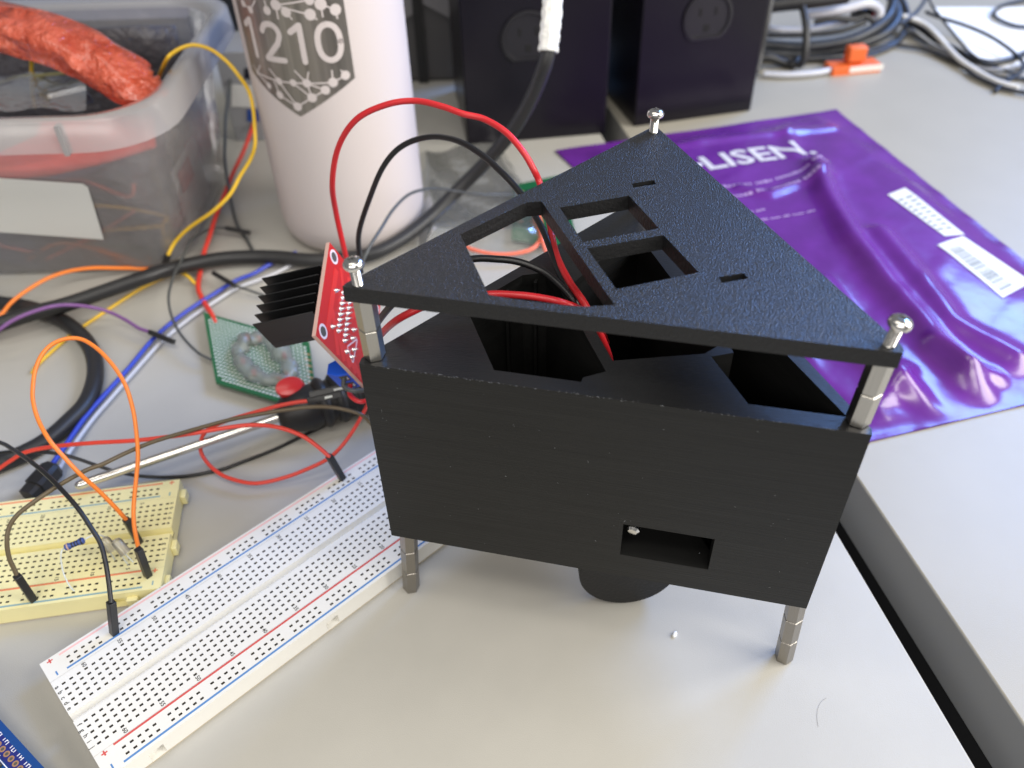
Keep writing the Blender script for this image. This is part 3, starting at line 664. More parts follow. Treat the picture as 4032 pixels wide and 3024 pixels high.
for i in range(26):
    for j in range(19):
        p = pq(.05 + i * .9 / 25, .06 + j * .88 / 18, .03); m.lathe(p, UP, [(.3, 0), (.28, .06)], 8)
tag(m.build('pad_holes', M['hole'], perf), kind='stuff')
for j in range(6):
    m = MB(); m.cbox(pq(.965, .2 + j * .085, .06), (pf[1] - pf[0]).normalized() * 3.6, (pf[3] - pf[0]).normalized() * 1.3, UP * .08); m.build('edge_contact', M['copper'], perf)
gc, ru, rv = (.54, .50), .235, .29; m = MB(); NS = 40
ring = []
for k in range(NS):
    t = k * 2 * math.pi / NS; rr = 1 + .05 * math.sin(3 * t) + .07 * math.cos(8 * t) + random.uniform(-.05, .05)
    c = pq(gc[0] + ru * rr * math.cos(t), gc[1] + rv * rr * math.sin(t), 1.2)
    out_ = (c - pq(*gc, 1.2)).normalized(); q = 3.6 + random.uniform(-.9, .9)
    ring.append([c + out_ * (math.cos(a) * q * 1.3) + UP * (math.sin(a) * q * .95) for a in [x * math.pi / 5 for x in range(10)]])
ring.append(ring[0]); m.loft(ring); m.build('glue_ring', M['glue'], perf, angle=60)
for k in range(7):
    t = k * 2 * math.pi / 7 + .3 + random.uniform(-.3, .3); m = MB(); m.lathe(pq(gc[0] + ru * math.cos(t), gc[1] + rv * math.sin(t), 1.5), UP, [(1.1, -.8), (1.1, 1.4), (.8, 2.0), (.2, 2.3)], 12); m.build('red_led', M['red_led'], perf)

# ------------------------------------------------------------------ blue microcontroller board at the corner
ba, bb_ = at(0, 1554, 10), at(96, 1659, 10); BA = (bb_ - ba).normalized(); BB = UP.cross(BA) * -1
if BB.x > 0: BB = -BB
def bp_(u, v, z=0): return ba + BA * u + BB * v + UP * z
mc = thing('microcontroller_board', 'blue circuit board cut off by the lower left corner', 'circuit board', bp_(0, 10, -10))
m = MB(); m.box(bp_(-30, 0, -1.6), BA * 70, BB * 25, UP * 1.6); m.build('circuit_board', M['blue_pcb'], mc)
m = MB(); m.box(bp_(-30, 2.2, 0), BA * 70, BB * 4.2, UP * .04); m.build('mask_band', M['navy_pcb'], mc)
for k in range(20):
    c = bp_(-18 + k * 2.54, 4.6, .04)
    m = MB(); m.lathe(c, UP, [(1.0, 0), (1.0, .08), (.55, .09), (.52, .02)], 16); m.build('pad', M['copper'], mc)
    m = MB(); m.lathe(c, UP, [(.52, .0), (.5, .05)], 12); m.build('pad_hole', M['hole'], mc)
m = MB()
for k in range(44):
    c = bp_(-18 + k * 1.05, 2.1 + random.uniform(-.1, .1), .05); h = random.uniform(.9, 1.25)
    if k % 4 == 3: continue
    m.box(c, BA * .28, BB * h, UP * .03)
    if k % 2: m.box(c + BB * (h * random.choice((0, .45, .8))), BA * .8, BB * .22, UP * .036)
tag(m.build('silkscreen_marks', M['ink_white'], mc), kind='stuff')
m = MB(); m.box(bp_(-30, 6.7, 0), BA * 52, BB * .3, UP * .05); m.build('outline_mark', M['ink_white'], mc)
for k in range(12):
    m = MB(); m.box(bp_(-16.9 + k * 2.54, 6.0, 0), BA * .3, BB * .8, UP * .06); m.build('tick_mark', M['ink_white'], mc)
m = MB(); m.box(bp_(-30, 7.2, 0), BA * 45, BB * 17, UP * 1.2); m.build('module_shield', mat('black_mask', (.016, .016, .014), .45, var=(14, .3, 2.8)), mc, bevel=.2)
for (u, v) in ((2, 12), (-4, 15), (6, 16)):
    m = MB(); m.box(bp_(u, v, 1.2), BA * 2.2, BB * 1.3, UP * .8); m.build('chip_part', M['copper'], mc)

# ------------------------------------------------------------------ bottle
BC = Vector((-91.5, 446, 0)); BRD = 42.0
bot = thing('water_bottle', 'pale pink bottle with an etched steel 1210 shield', 'bottle', BC)
m = MB(); m.lathe(BC, UP, [(31, 0), (34.5, .6), (38, 2.6), (40.4, 6), (41.6, 10.5), (42, 16), (42, 205), (41, 214), (37, 224), (31, 231), (29, 236), (29, 250)], 96); m.build('body', M['bottle'], bot)
m = MB(); m.lathe(BC, UP, [(31, 250.2), (32, 252), (32, 275), (30, 278), (1, 279)], 64); m.build('cap', M['driver_black'], bot)
def cyl(x, y):                # where the sight line meets the bottle, as (arc length, height)
    d = ray(x, y); o_ = CP - BC; a = d.x ** 2 + d.y ** 2; b = o_.x * d.x + o_.y * d.y; c = o_.x ** 2 + o_.y ** 2 - BRD ** 2
    q = b * b - a * c
    if q < 0: q = 0
    p = CP + d * ((-b - math.sqrt(q)) / a) - BC
    return BRD * math.atan2(p.x, -p.y), p.z
def wrap(vs, fs, name, mt, r, parent):
    bm = bmesh.new(); bv = [bm.verts.new((x, 0, z)) for x, z in vs]
    for f in fs:
        try: bm.faces.new([bv[i] for i in f])
        except ValueError: pass
    xs = [v[0] for v in vs]; x = math.floor(min(xs))
    while x < max(xs):
        bmesh.ops.bisect_plane(bm, geom=bm.verts[:] + bm.edges[:] + bm.faces[:], plane_co=(x, 0, 0), plane_no=(1, 0, 0)); x += 2.0
    bm.verts.index_update()
    m = MB(); m.add([BC + Vector((r * math.sin(v.co.x / BRD), -r * math.cos(v.co.x / BRD), v.co.z)) for v in bm.verts], [[v.index for v in f.verts] for f in bm.faces]); bm.free()
    return m.build(name, mt, parent, angle=60)
c_tr = cyl(742, 2); c_r = cyl(767, 168); c_t = cyl(650, 252); c_l = cyl(553, 172)
cxs = c_t[0]; hwid = c_r[0] - cxs
sh = [(cxs - hwid, c_r[1]), (cxs, c_t[1]), (cxs + hwid, c_r[1]), (cxs + hwid, c_tr[1] + 1), (cxs + hwid * .55, c_tr[1] + 6), (cxs, c_tr[1] + 3.5), (cxs - hwid * .55, c_tr[1] + 6), (cxs - hwid, c_tr[1] + 1)]
shield = wrap(sh, [list(range(8))], 'etched_shield', M['etched'], 42.06, bot)
def stroke(pts, wd):          # flat ribbon with round ends
    vs, fs = [], []; h = wd / 2
    for (a, b), (c, d) in zip(pts[:-1], pts[1:]):
        l = math.hypot(c - a, d - b) or 1e-6; nx, nz = -(d - b) / l * h, (c - a) / l * h; k = len(vs)
        vs += [(a + nx, b + nz), (c + nx, d + nz), (c - nx, d - nz), (a - nx, b - nz)]; fs.append((k, k + 1, k + 2, k + 3))
    for (a, b) in pts:
        k = len(vs); vs += [(a + h * math.cos(i * math.pi / 6), b + h * math.sin(i * math.pi / 6)) for i in range(12)]; fs.append(tuple(range(k, k + 12)))
    return vs, fs
zt_, zb_ = cyl(655, 52)[1], cyl(660, 138)[1]; HD = zt_ - zb_; gw = hwid * .46
def digit(ch, x):
    W2 = gw * .40
    if ch == '1': P_ = [[(x - W2 * .7, zb_ + HD * .80), (x + W2 * .15, zb_ + HD * .97), (x + W2 * .15, zb_ + HD * .05)]]
    elif ch == '2': P_ = [[(x - W2 * .85 , zb_ + HD * .76)] + [(x + W2 * .85 * math.cos(t), zb_ + HD * .72 + HD * .24 * math.sin(t)) for t in [math.pi * .9 - k * math.pi * .1 for k in range(11)]] + [(x + W2 * .55, zb_ + HD * .48), (x - W2 * .85, zb_ + HD * .06), (x + W2 * .95, zb_ + HD * .06)]]
    else: P_ = [[(x + W2 * .95 * math.cos(t), zb_ + HD * .51 + HD * .45 * math.copysign(abs(math.sin(t)) ** .8, math.sin(t))) for t in [k * math.pi / 14 for k in range(29)]]]
    for p in P_: wrap(*stroke(p, gw * .20), 'digit', M['bottle'], 42.14, shield)
for ch, k in zip('1210', (-1.5, -.55, .5, 1.48)): digit(ch, cxs + k * gw)
r8 = lambda X, Y: (439 + .1736 * X, .1736 * Y)
nodes = [(590, 120, 38), (795, 130, 45), (900, 60, 55), (1030, 150, 52), (1330, 180, 58), (1460, 50, 60), (1645, 120, 58), (1320, 0, 48), (500, 40, 40),
         (820, 1065, 34), (945, 1010, 42), (955, 1180, 46), (1120, 1030, 40), (1290, 1035, 48), (1355, 1215, 52), (1520, 1120, 50), (1615, 1025, 52), (1770, 935, 50), (1175, 1325, 50), (680, 900, 26)]
links = [(0, (650, 0)), (1, (760, 0)), (2, (935, 240)), (2, 4), (3, (1110, 245)), (2, (1300, 0)), (4, (1420, 245)), (5, 6), (5, (1490, 215)), (6, (1670, 235)), (0, 8), (10, 12), (10, (820, 850)), (12, 13), (13, 16), (13, 15), (13, (1310, 890)), (13, (1135, 875)), (14, 13), (14, 12), (14, 15), (14, 18), (18, 10), (18, 11), (11, (880, 1000)), (16, 17), (16, (1600, 870)), (17, (1710, 870)), (9, 19), (19, 10), (19, (620, 800)), (19, (710, 810))]
def flat(p): return cyl(*r8(p[0], p[1]))
for n_ in nodes:
    c = flat(n_); e = cyl(*r8(n_[0] + 0, n_[1])); rr = n_[2] * .1736 * K / CF * 500 * .95
    wrap([(c[0] + rr * math.cos(t), c[1] + rr * math.sin(t)) for t in [k * math.pi / 10 for k in range(20)]], [list(range(20))], 'network_node', M['bottle'], 42.12, shield)
for a, b in links:
    p = flat(nodes[a]); q = flat(nodes[b]) if isinstance(b, int) else flat(b)
    vs, fs = stroke([p, q], .75); wrap(vs, fs[:1], 'network_link', M['bottle'], 42.10, shield)

# ------------------------------------------------------------------ black towers
def tower(label, p0, p1, depth, hgt, sock):
    a, b = Vector((*p0, 0)), Vector((*p1, 0)); X = b - a; Y = UP.cross(X.normalized()) * depth
    t = thing('speaker_tower', label, 'speaker', (a + b + Y) / 2, 'black towers at the back')
    m = MB(); m.box(a, X, Y, UP * hgt); m.build('cabinet', M['cube'], t, bevel=1.2)
    nrm_ = -Y.normalized(); c = on_plane(*sock, a, nrm_); c += nrm_ * .05; xd = X.normalized()
    m = MB(); pr = [(math.cos(k * math.pi / 16), math.sin(k * math.pi / 16)) for k in range(32)]
    m.loft([[c + xd * (x * r) + UP * (max(y, -.8) * r) + nrm_ * h for x, y in pr] for r, h in ((17.5, 0), (17.5, 1.6), (15.5, 1.8), (15, .5), (2, .5))], cap1=True)
    s_ = m.build('socket', M['socket'], t, angle=30)
    for dx, dz, sx, sz in ((-5.5, 4, 2.2, 5), (5.5, 4, 2.2, 5), (0, -6.5, 4.4, 4.6)):
        m = MB(); m.cbox(c + xd * dx + UP * dz + nrm_ * .6, xd * sx, UP * sz, nrm_ * .4); m.build('socket_hole', M['socket_hole'], s_, bevel=.5)
    return t
tower('black tower with a round socket behind the taped cable end', (-26, 542), (71, 554), 95, 175, (1141, 82))
tower('purplish black tower with a round socket, next to the cable coil', (92, 563), (180, 584), 92, 175, (1528, 38))

# ------------------------------------------------------------------ purple pouch
TLc, TRc, BLc, BRc = Vector((34, 529, 0)), Vector((241, 580, 0)), Vector((153, 249, 0)), Vector((304, 288, 0))
ridges = [([(1762, 352), (1785, 420), (1840, 520), (1920, 620), (2020, 730), (2130, 830), (2230, 900)], 7.5, 7), ([(1545, 470), (1610, 560), (1680, 625), (1800, 700), (1900, 780), (2010, 860), (2150, 935)], 6.0, 6),
          ([(1900, 500), (1985, 600), (2060, 690), (2200, 760)], 5, 7), ([(1600, 400), (1660, 415), (1790, 372)], 2.2, 4), ([(1850, 900), (1950, 880), (2120, 880)], 2.5, 4), ([(1960, 790), (1900, 860), (1880, 920)], 3, 5), ([(1230, 350), (1500, 300), (1800, 262)], 2.0, 4), ([(1700, 270), (1720, 330)], 2, 5),
          ([(2010, 740), (2090, 790), (2160, 800)], 3, 4), ([(1780, 600), (1850, 690)], 3, 5), ([(1700, 700), (1760, 790), (1830, 860)], 3.5, 6)]
RW = [([at(x, y, 8) for x, y in pl], h, wd) for pl, h, wd in ridges]
def segd(p, a, b):
    ab = Vector((b.x - a.x, b.y - a.y)); ap = Vector((p.x - a.x, p.y - a.y)); t = max(0, min(1, ap.dot(ab) / ab.dot(ab))); return (ap - ab * t).length
def pouch_xy(u, v): return (TLc * (1 - u) + TRc * u) * (1 - v) + (BLc * (1 - u) + BRc * u) * v
def pouch_h(p, u, v):
    e = min(1, min(u, 1 - u) / .10) * min(1, min(v, 1 - v) / .08); e = e * e * (3 - 2 * e)
    h = 5.5 * e * (math.sin(math.pi * u) * math.sin(math.pi * v)) ** .5
    for pl, hh, wd in RW:
        d = min(segd(p, a, b) for a, b in zip(pl[:-1], pl[1:])); h += hh * math.exp(-(d / wd) ** 2) * e
    h += e * (.7 * math.sin(p.x * .045 + p.y * .021) * math.sin(p.y * .037 - p.x * .013) + .35 * math.sin(p.x * .09 - p.y * .05 + 2 * math.sin(p.y * .03)))
    h += e * .55 * max(0, math.sin(p.x * .10 - p.y * .055 + 1.5 * math.sin(p.y * .045))) ** 4 * (.4 + .6 * math.sin(p.x * .03 + p.y * .02) ** 2)
    h += .35 * (1 - e) * math.sin(v * 60 + u * 20)
    return 1.0 + max(0, h) + .4 * e
po = thing('zip_pouch', 'glossy purple zip pouch with white lettering and two labels', 'pouch', pouch_xy(.5, .5))
NU, NV = 110, 140; m = MB(); top = []; 
for j in range(NV + 1):
    for i in range(NU + 1):
        u, v = i / NU, j / NV; p = pouch_xy(u, v); top.append(Vector((p.x, p.y, pouch_h(p, u, v))))
fs = [(j * (NU + 1) + i, j * (NU + 1) + i + 1, (j + 1) * (NU + 1) + i + 1, (j + 1) * (NU + 1) + i) for j in range(NV) for i in range(NU)]
m.add(top, fs); m.quad(TLc + UP * .3, TRc + UP * .3, BRc + UP * .3, BLc + UP * .3)
m.build('film', M['pouch'], po, angle=80)
from math import inf
def pouch_z(p):               # invert the bilinear sheet to find the film height at a point
    u = v = .5
    for _ in range(12):
        q = pouch_xy(u, v); du = (pouch_xy(u + .01, v) - q) * 100; dv = (pouch_xy(u, v + .01) - q) * 100; r = Vector((p.x, p.y, 0)) - q
        det = du.x * dv.y - du.y * dv.x; u += (r.x * dv.y - r.y * dv.x) / det; v += (du.x * r.y - du.y * r.x) / det
    u = min(1, max(0, u)); v = min(1, max(0, v)); return pouch_h(p, u, v)
def drape(vs, fs, name, mt, lift=.35, cut=4.0, parent=po):
    bm = bmesh.new(); bv = [bm.verts.new((v.x, v.y, 0)) for v in vs]
    for f in fs:
        try: bm.faces.new([bv[i] for i in f])
        except ValueError: pass
    for ax_ in (0, 1):
        lo, hi = min(v[ax_] for v in vs), max(v[ax_] for v in vs); x = lo + cut
        no = (1, 0, 0) if ax_ == 0 else (0, 1, 0)
        while x < hi:
            bmesh.ops.bisect_plane(bm, geom=bm.verts[:] + bm.edges[:] + bm.faces[:], plane_co=(x, 0, 0) if ax_ == 0 else (0, x, 0), plane_no=no); x += cut
    bm.verts.index_update(); m = MB()
    m.add([Vector((v.co.x, v.co.y, pouch_z(v.co) + lift)) for v in bm.verts], [[v.index for v in f.verts] for f in bm.faces]); bm.free()
    return m.build(name, mt, parent, angle=80)
M['print_white'] = mat('pouch_print_white', (.62, .60, .64), .4)
t0, t1 = at(1535, 361, 8), at(1768, 322, 8); tx = (t1 - t0); tx.z = 0; tw = tx.length; tx.normalize(); ty = UP.cross(tx)
vs, fs = text_mesh('LISEN.'); w_ = max(v.x for v in vs) - min(v.x for v in vs); x_0 = min(v.x for v in vs); capH = (at(1600, 322, 8) - at(1600, 355, 8)); hs_ = abs(capH.dot(ty)) / .72
drape([t0 + tx * ((v.x - x_0) * tw / w_) + ty * (v.y * hs_) for v in vs], fs, 'lettering', M['print_white'])
vs, fs = [], []
for x, y, r in ((1503, 372, 3.2), (1510, 350, 2.6)):
    c = at(x, y, 8); k = len(vs); vs += [c + tx * (r * math.cos(a * math.pi / 6)) + ty * (r * math.sin(a * math.pi / 6)) for a in range(12)]; fs.append(tuple(range(k, k + 12)))
drape(vs, fs, 'emblem_dots', M['ink_white'])
def textline(x0, y0, x1, y1, hgt, mt, gap=.22):
    a, b = at(x0, y0, 8), at(x1, y1, 8); d = (b - a); d.z = 0; L_ = d.length; d.normalize(); n_ = UP.cross(d); s_ = 0; vs, fs = [], []
    while s_ < L_:
        wd = random.uniform(.7, 1.3) * hgt * .7
        k = len(vs); p = a + d * s_; h = hgt * random.choice((.75, .8, 1.05)); vs += [p, p + d * wd, p + d * wd + n_ * h, p + n_ * h]; fs.append((k, k + 1, k + 2, k + 3))
        s_ += wd + hgt * gap + (hgt * .7 if random.random() < .15 else 0)
    tag(drape(vs, fs, 'small_print', mt, .3, 6), kind='stuff')
M['print_lilac'] = mat('lilac_print', (.42, .28, .54), .5)
textline(1556, 402, 1660, 388, 3.0, M['print_lilac']); textline(1660, 388, 1792, 352, 3.0, M['print_lilac'])
textline(1574, 422, 1680, 408, 3.0, M['print_lilac']); textline(1680, 408, 1765, 385, 3.0, M['print_lilac'])
textline(1600, 462, 1655, 448, 2.2, M['print_lilac']); textline(1620, 476, 1760, 455, 1.8, M['print_lilac'])
textline(1680, 560, 1725, 548, 2.0, M['print_lilac'])
def sticker(corners, name):
    P_ = [at(x, y, 9) for x, y in corners]; vs = []; n_ = 10
    for j in range(n_ + 1):
        for i in range(n_ + 1):
            u, v = i / n_, j / n_; vs.append((P_[0] * (1 - u) + P_[1] * u) * (1 - v) + (P_[3] * (1 - u) + P_[2] * u) * v)
    fs = [(j * 11 + i, j * 11 + i + 1, j * 11 + i + 12, j * 11 + i + 11) for j in range(10) for i in range(10)]
    o_ = drape(vs, fs, name, M['label'], .4, 50)
    return P_, o_
def bil(P_, u, v): return (P_[0] * (1 - u) + P_[1] * u) * (1 - v) + (P_[3] * (1 - u) + P_[2] * u) * v
P1, s1_ = sticker([(1920, 412), (1958, 396), (2090, 492), (2045, 500)], 'sticker')
vs, fs = [], []
for k in range(9):
    v = .16 + k * .085
    for a_, b_ in ((.06, .42), (.47, .9)):
        i0 = len(vs); vs += [bil(P1, a_ + random.uniform(0, .05), v), bil(P1, b_ - random.uniform(0, .15), v), bil(P1, b_ - .1, v + .032), bil(P1, a_ + .03, v + .032)]; fs.append((i0, i0 + 1, i0 + 2, i0 + 3))
M['print_grey'] = mat('label_print', (.16, .18, .175), .6)
tag(drape(vs, fs, 'small_print', M['print_grey'], .55, 60), kind='stuff')
P2, s2_ = sticker([(2028, 520), (2086, 496), (2240, 590), (2172, 630)], 'sticker')
vs, fs = [], []; s_ = .12
while s_ < .92:
    wd = random.choice((.008, .012, .02)); i0 = len(vs); vs += [bil(P2, .12, s_), bil(P2, .52, s_), bil(P2, .52, s_ + wd), bil(P2, .12, s_ + wd)]; fs.append((i0, i0 + 1, i0 + 2, i0 + 3)); s_ += wd + random.choice((.01, .016, .022))
drape(vs, fs, 'barcode', M['print_grey'], .55, 60)

# ------------------------------------------------------------------ clear bin on the left and what it holds
def rrect(x0, x1, y0, y1, r, z, n=8):
    out_ = []
    for cx_, cy_, a0 in ((x1 - r, y0 + r, -90), (x1 - r, y1 - r, 0), (x0 + r, y1 - r, 90), (x0 + r, y0 + r, 180)):
        for k in range(n + 1): a = math.radians(a0 + 90 * k / n); out_.append(Vector((cx_ + r * math.cos(a), cy_ + r * math.sin(a), z)))
    return out_
binr = thing('storage_bin', 'frosted clear plastic bin full of parts, a paper label on its front', 'storage bin', (-330, 455, 0))
m = MB(); m.loft([rrect(-430, -186, 399, 514, 22, 0.6), rrect(-434, -182, 396, 518, 24, 5), rrect(-442, -172, 378, 530, 28, 92), rrect(-444, -170, 375, 532, 30, 100)], cap0=True)
m.build('body', M['bin'], binr, angle=60)
m = MB(); m.loft([rrect(-444, -170, 375, 532, 30, 100), rrect(-446, -168, 373, 534, 31, 103.5), rrect(-452, -162, 366, 541, 34, 105), rrect(-454, -159, 363, 543, 36, 103.5), rrect(-455, -158, 362, 544, 36, 90)], cap0=False)
m.build('rim', M['bin_rim'], binr, angle=60)
for x in (-203, -300, -385):
    m = MB(); m.box((x, 361.2, 89), (2.2, 0, 0), (0, 5, 0), (0, 0, 14)); m.build('rim_rib', M['bin_rim'], binr)
fp, fn = Vector((-300, 398.5, 0)), Vector((0, -1, -.19)).normalized()
lab = [on_plane(x, y, fp + fn * 3.4, fn) for x, y in ((-40, 382), (178, 397), (190, 405), (224, 517), (30, 503), (-20, 500))]
m = MB(); m.prism(lab, fn * .25); m.build('paper_label', M['label'], binr)
m = MB(); m.box((-181.5, 418, 14), (-.3, 0, 0), (0, 46, 0), (0, 0, 36)); m.build('side_sticker', M['label'], binr)
m = MB(); m.box((-180.6, 424, 34), (-.3, 0, 0), (0, 22, 0), (0, 0, 12)); m.build('sticker_print', M['ink_red'], binr)
# orange bubble-wrapped bundle sticking out over the far left
bp0 = [(-160, 30, 122), (-60, 48, 120), (0, 62, 118), (70, 76, 116), (140, 97, 113), (200, 124, 108), (255, 158, 102), (300, 188, 96), (318, 204, 90)]
path = spline(D3(bp0), 10); m = MB(); loops = []
for i, p in enumerate(path):
    t = i / (len(path) - 1); a = path[max(0, i - 1)]; b = path[min(len(path) - 1, i + 1)]; tt = (b - a).normalized(); uu = tt.cross(UP).normalized(); vv = uu.cross(tt)
    rr = (16.5 - 3 * t) * (1 if t < .9 else math.sqrt(max(.05, (1 - t) / .1)))
    loops.append([p + uu * (rr * (1.05 + .10 * math.sin(k * 1.9 + i * .11) + .05 * math.sin(i * .37 + k)) * math.cos(k * math.pi / 12)) + vv * (rr * .72 * (1 + .14 * math.sin(k * 2.6 + i * .13 + 1) + .05 * math.sin(i * .29 + k * .8)) * math.sin(k * math.pi / 12)) for k in range(24)])
m.loft(loops, cap0=True, cap1=True); tag(m.build('wrapped_bundle', M['bubble'], angle=70), 'orange bubble-wrapped bundle poking out of the clear bin', 'bundle')
def in_bin(x, y, Y): return on_plane(x, y, Vector((0, Y, 0)), Vector((0, 1, 0)))
rows = []
for j in range(7):
    v = j / 6
    rows.append(spline([in_bin(x, ya * (1 - v) + yb * v, 430 - 36 * v + 1.2 * math.sin(i * 2.1 + v * 3) + (5 if i == 4 else 0)) for i, (x, ya, yb) in enumerate(((-70, 255, 385), (10, 255, 384), (110, 252, 378), (240, 246, 345), (334, 250, 314)))], 5))
m = MB(); m.loft(rows, closed=False); ob = m.build('red_folder', M['red_sheet'], angle=60); so_ = ob.modifiers.new('thick', 'SOLIDIFY'); so_.thickness = .012
tag(ob, 'bright red folded sheet inside the clear bin', 'folder')
m = MB(); m.prism([in_bin(x, y, 393) for x, y in ((-60, 258), (88, 264), (80, 292), (0, 328), (-60, 345))], (0, -.6, 0))
tag(m.build('leaflet', mat('leaflet_print', (.62, .58, .50), .5, var=(9, .35, 1.3))), 'pale printed leaflet beside the red sheet in the bin', 'leaflet')
random.seed(11)
cols = ['coral', 'yellow', 'orange', 'black', 'green_w', 'black', 'coral', 'white_w', 'purple_w', 'black', 'navy', 'coral', 'yellow', 'navy', 'black']
words = ['coral', 'yellow', 'orange', 'black', 'green', 'slim black', 'pale coral', 'white', 'purple', 'dark', 'navy', 'salmon', 'mustard', 'deep navy', 'jet black']
fixed = {0: [(100, 560, 14), (210, 505, 16), (290, 455, 22)], 2: [(60, 560, 8), (130, 525, 10), (230, 545, 10), (310, 570, 6)], 1: [(225, 497, 12), (300, 492, 14), (345, 488, 14)]}
for k, c in enumerate(cols):
    if k in fixed: pts = [in_bin(p[0], p[1], 404) for p in fixed[k]]
    else:
        x = random.uniform(-330, -200); y = random.uniform(403, 424); z = random.uniform(3, 40); pts = []
        a = random.uniform(0, 6.28)
        for s_ in range(5):
            pts.append(Vector((min(-196, max(-410, x)), min(427, max(402, y)), max(2, z)))); a += random.uniform(-.9, .9); x += 32 * math.cos(a); y += 20 * math.sin(a); z += random.uniform(-12, 12)
    wire('loose_wire', '%s wire tangled inside the clear bin' % words[k], None, random.choice((.9, 1.1, 1.3)), M[c], raw=pts, sides=6, group='wires in the bin')
m = MB(); m.box((-424, 430, 3), (226, 0, 0), (0, 62, 0), (0, 0, 40)); tag(m.build('dark_filler', M['filler'], bevel=3), 'dark tray block added in the bin to darken its inside', 'filler')  # plain block added as dark filling, keeps the lower bin dark
wire('loose_wire', 'upright amber wire standing in the bin under the orange bundle', [(67, 105, 100), (68, 130, 92), (68, 170, 80), (71, 204, 66), (76, 230, 55)], 1.1, M['yellow'], sides=8)
wire('loose_wire', 'olive wire lying level under the bundle in the bin', [(-40, 190, 80), (0, 178, 84), (40, 167, 86), (83, 163, 87), (140, 158, 88), (190, 157, 88)], 1.0, mat('pvc_olive', (.36, .33, .14), .4), sides=8)
m = MB(); 
for k in range(9): m.box(at(104 + k * 8.5, 212 - k * 2.0, 84), Vector((3.2, 0, 0)), Vector((0, 1.2, 2)), Vector((0, 5, -9)))
tag(m.build('header_strip', M['solder']), 'bright metal pin strip glinting behind the bin rim', 'pin header')

rows = [[Vector((-425 + i * 23.5, 510 - j * 1.0 + 2.5 * math.sin(i * 1.3 + j), 6 + j * 13 + 2 * math.sin(i * .9))) for i in range(11)] for j in range(8)]
m = MB(); m.loft(rows, closed=False); ob = m.build('dark_backing', mat('dark_backing_film', (.085, .08, .09), .35, bump=[(12, .03, 3)]), angle=70); sd = ob.modifiers.new('thick', 'SOLIDIFY'); sd.thickness = .02  # sheet added so the inside of the bin looks dark
tag(ob, 'dark grey sheet added along the back of the bin to darken its inside', 'plastic bag')
rows = [[in_bin(-30 + i * 24, 160 + j * 11 + 5 * math.sin(i * 1.1 + j * .8), 470 - j * 9) for i in range(10)] for j in range(8)]
m = MB(); m.loft(rows, closed=False); ob = m.build('film_bag', M['bag'], angle=70)
tag(ob, 'crumpled clear film lying under the orange bundle in the bin', 'plastic bag')
# white carton between bin and bottle
crt = thing('carton', 'grey carton with a blue square print behind the bottle', 'carton', (-150, 545, 0))
m = MB(); m.box((-190, 560, 0), (70, 0, 0), (0, 40, 0), (0, 0, 62)); m.build('box', mat('carton_grey', (.30, .305, .32), .6), crt, bevel=.5)
def on_back(x, y): return on_plane(x, y, Vector((0, 559.8, 0)), Vector((0, 1, 0)))
for nm_, mt_, q_ in (('blue_print', 'carton_blue', ((534, 236), (560, 236), (560, 262), (534, 262))), ('dark_print', 'band', ((528, 147), (556, 147), (556, 170), (528, 170))), ('white_print', 'label', ((500, 182), (556, 186), (556, 232), (500, 230)))):
    m = MB(); m.prism([on_back(*p) for p in q_], (0, -.3, 0)); m.build(nm_, M[mt_], crt)
# grey case behind bottle
cs = thing('equipment_case', 'dark grey case in the gap between bottle and tower', 'case', (-60, 690, 0))
m = MB(); m.box((-135, 655, 0), (112, 0, 0), (0, 60, 0), (0, 0, 190)); m.build('shell', M['case_grey'], cs, bevel=3)
m = MB(); m.prism([(-105, 653.6, 30), (-62, 653.6, 55), (-62, 653.6, 60), (-100, 653.6, 92)], (0, -1, 0)); m.build('panel', M['case_light'], cs)
m = MB(); m.prism([(-58, 653.6, 60), (-32, 653.6, 45), (-32, 653.6, 90), (-56, 653.6, 66)], (0, -1, 0)); m.build('panel', M['case_light'], cs)
m = MB(); m.box((-66, 651.6, 0), (7, 0, 0), (0, 2.5, 0), (0, 0, 110)); m.build('strap', M['driver_black'], cs)

# ------------------------------------------------------------------ clear bag with a green board behind the housing
def cb(u, v):
    c = [at(900, 330, 3), at(1075, 300, 3), at(1230, 560, 3), at(905, 545, 3)]; p = (c[0] * (1 - u) + c[1] * u) * (1 - v) + (c[3] * (1 - u) + c[2] * u) * v
    e = min(1, min(u, 1 - u, v, 1 - v) / .12); h = e * (8 + 3 * math.sin(u * 7 + v * 4) * math.sin(v * 5 - u * 3) + .8 * math.sin(u * 17 - v * 11 + 2 * math.sin(v * 6)))
    p.z = 1.2 + max(0, h); return p
m = MB(); m.loft([[cb(i / 50, j / 50) for i in range(51)] for j in range(51)], closed=False)
tag(m.build('clear_bag', M['bag'], angle=80), 'crinkled clear plastic bag lying between bottle and housing', 'plastic bag')
g4 = [at(1108, 405, 3), at(1215, 382, 3), at(1250, 545, 3), at(1105, 520, 3)]
gb = thing('green_board', 'green circuit board inside the clear bag', 'circuit board', (g4[0] + g4[2]) / 2 - UP * 3)
m = MB(); m.prism(g4, UP * 1.6); m.build('circuit_board', M['green_pcb'], gb)
for k in range(5):
    m = MB(); p = g4[0] * .8 + g4[3] * .2 + (g4[3] - g4[0]) * (k * .14) + (g4[1] - g4[0]) * .12; m.box(p + UP * 1.6, Vector((3, 0, 0)), Vector((0, 2, 0)), UP * 1); m.build('edge_contact', M['copper'], gb)
m = MB(); m.box(g4[3] * .45 + g4[1] * .4 + g4[0] * .15 + UP * 1.6, Vector((14, 4, 0)), Vector((-4, 12, 0)), UP * 2.2); m.build('chip', M['housing'], gb)
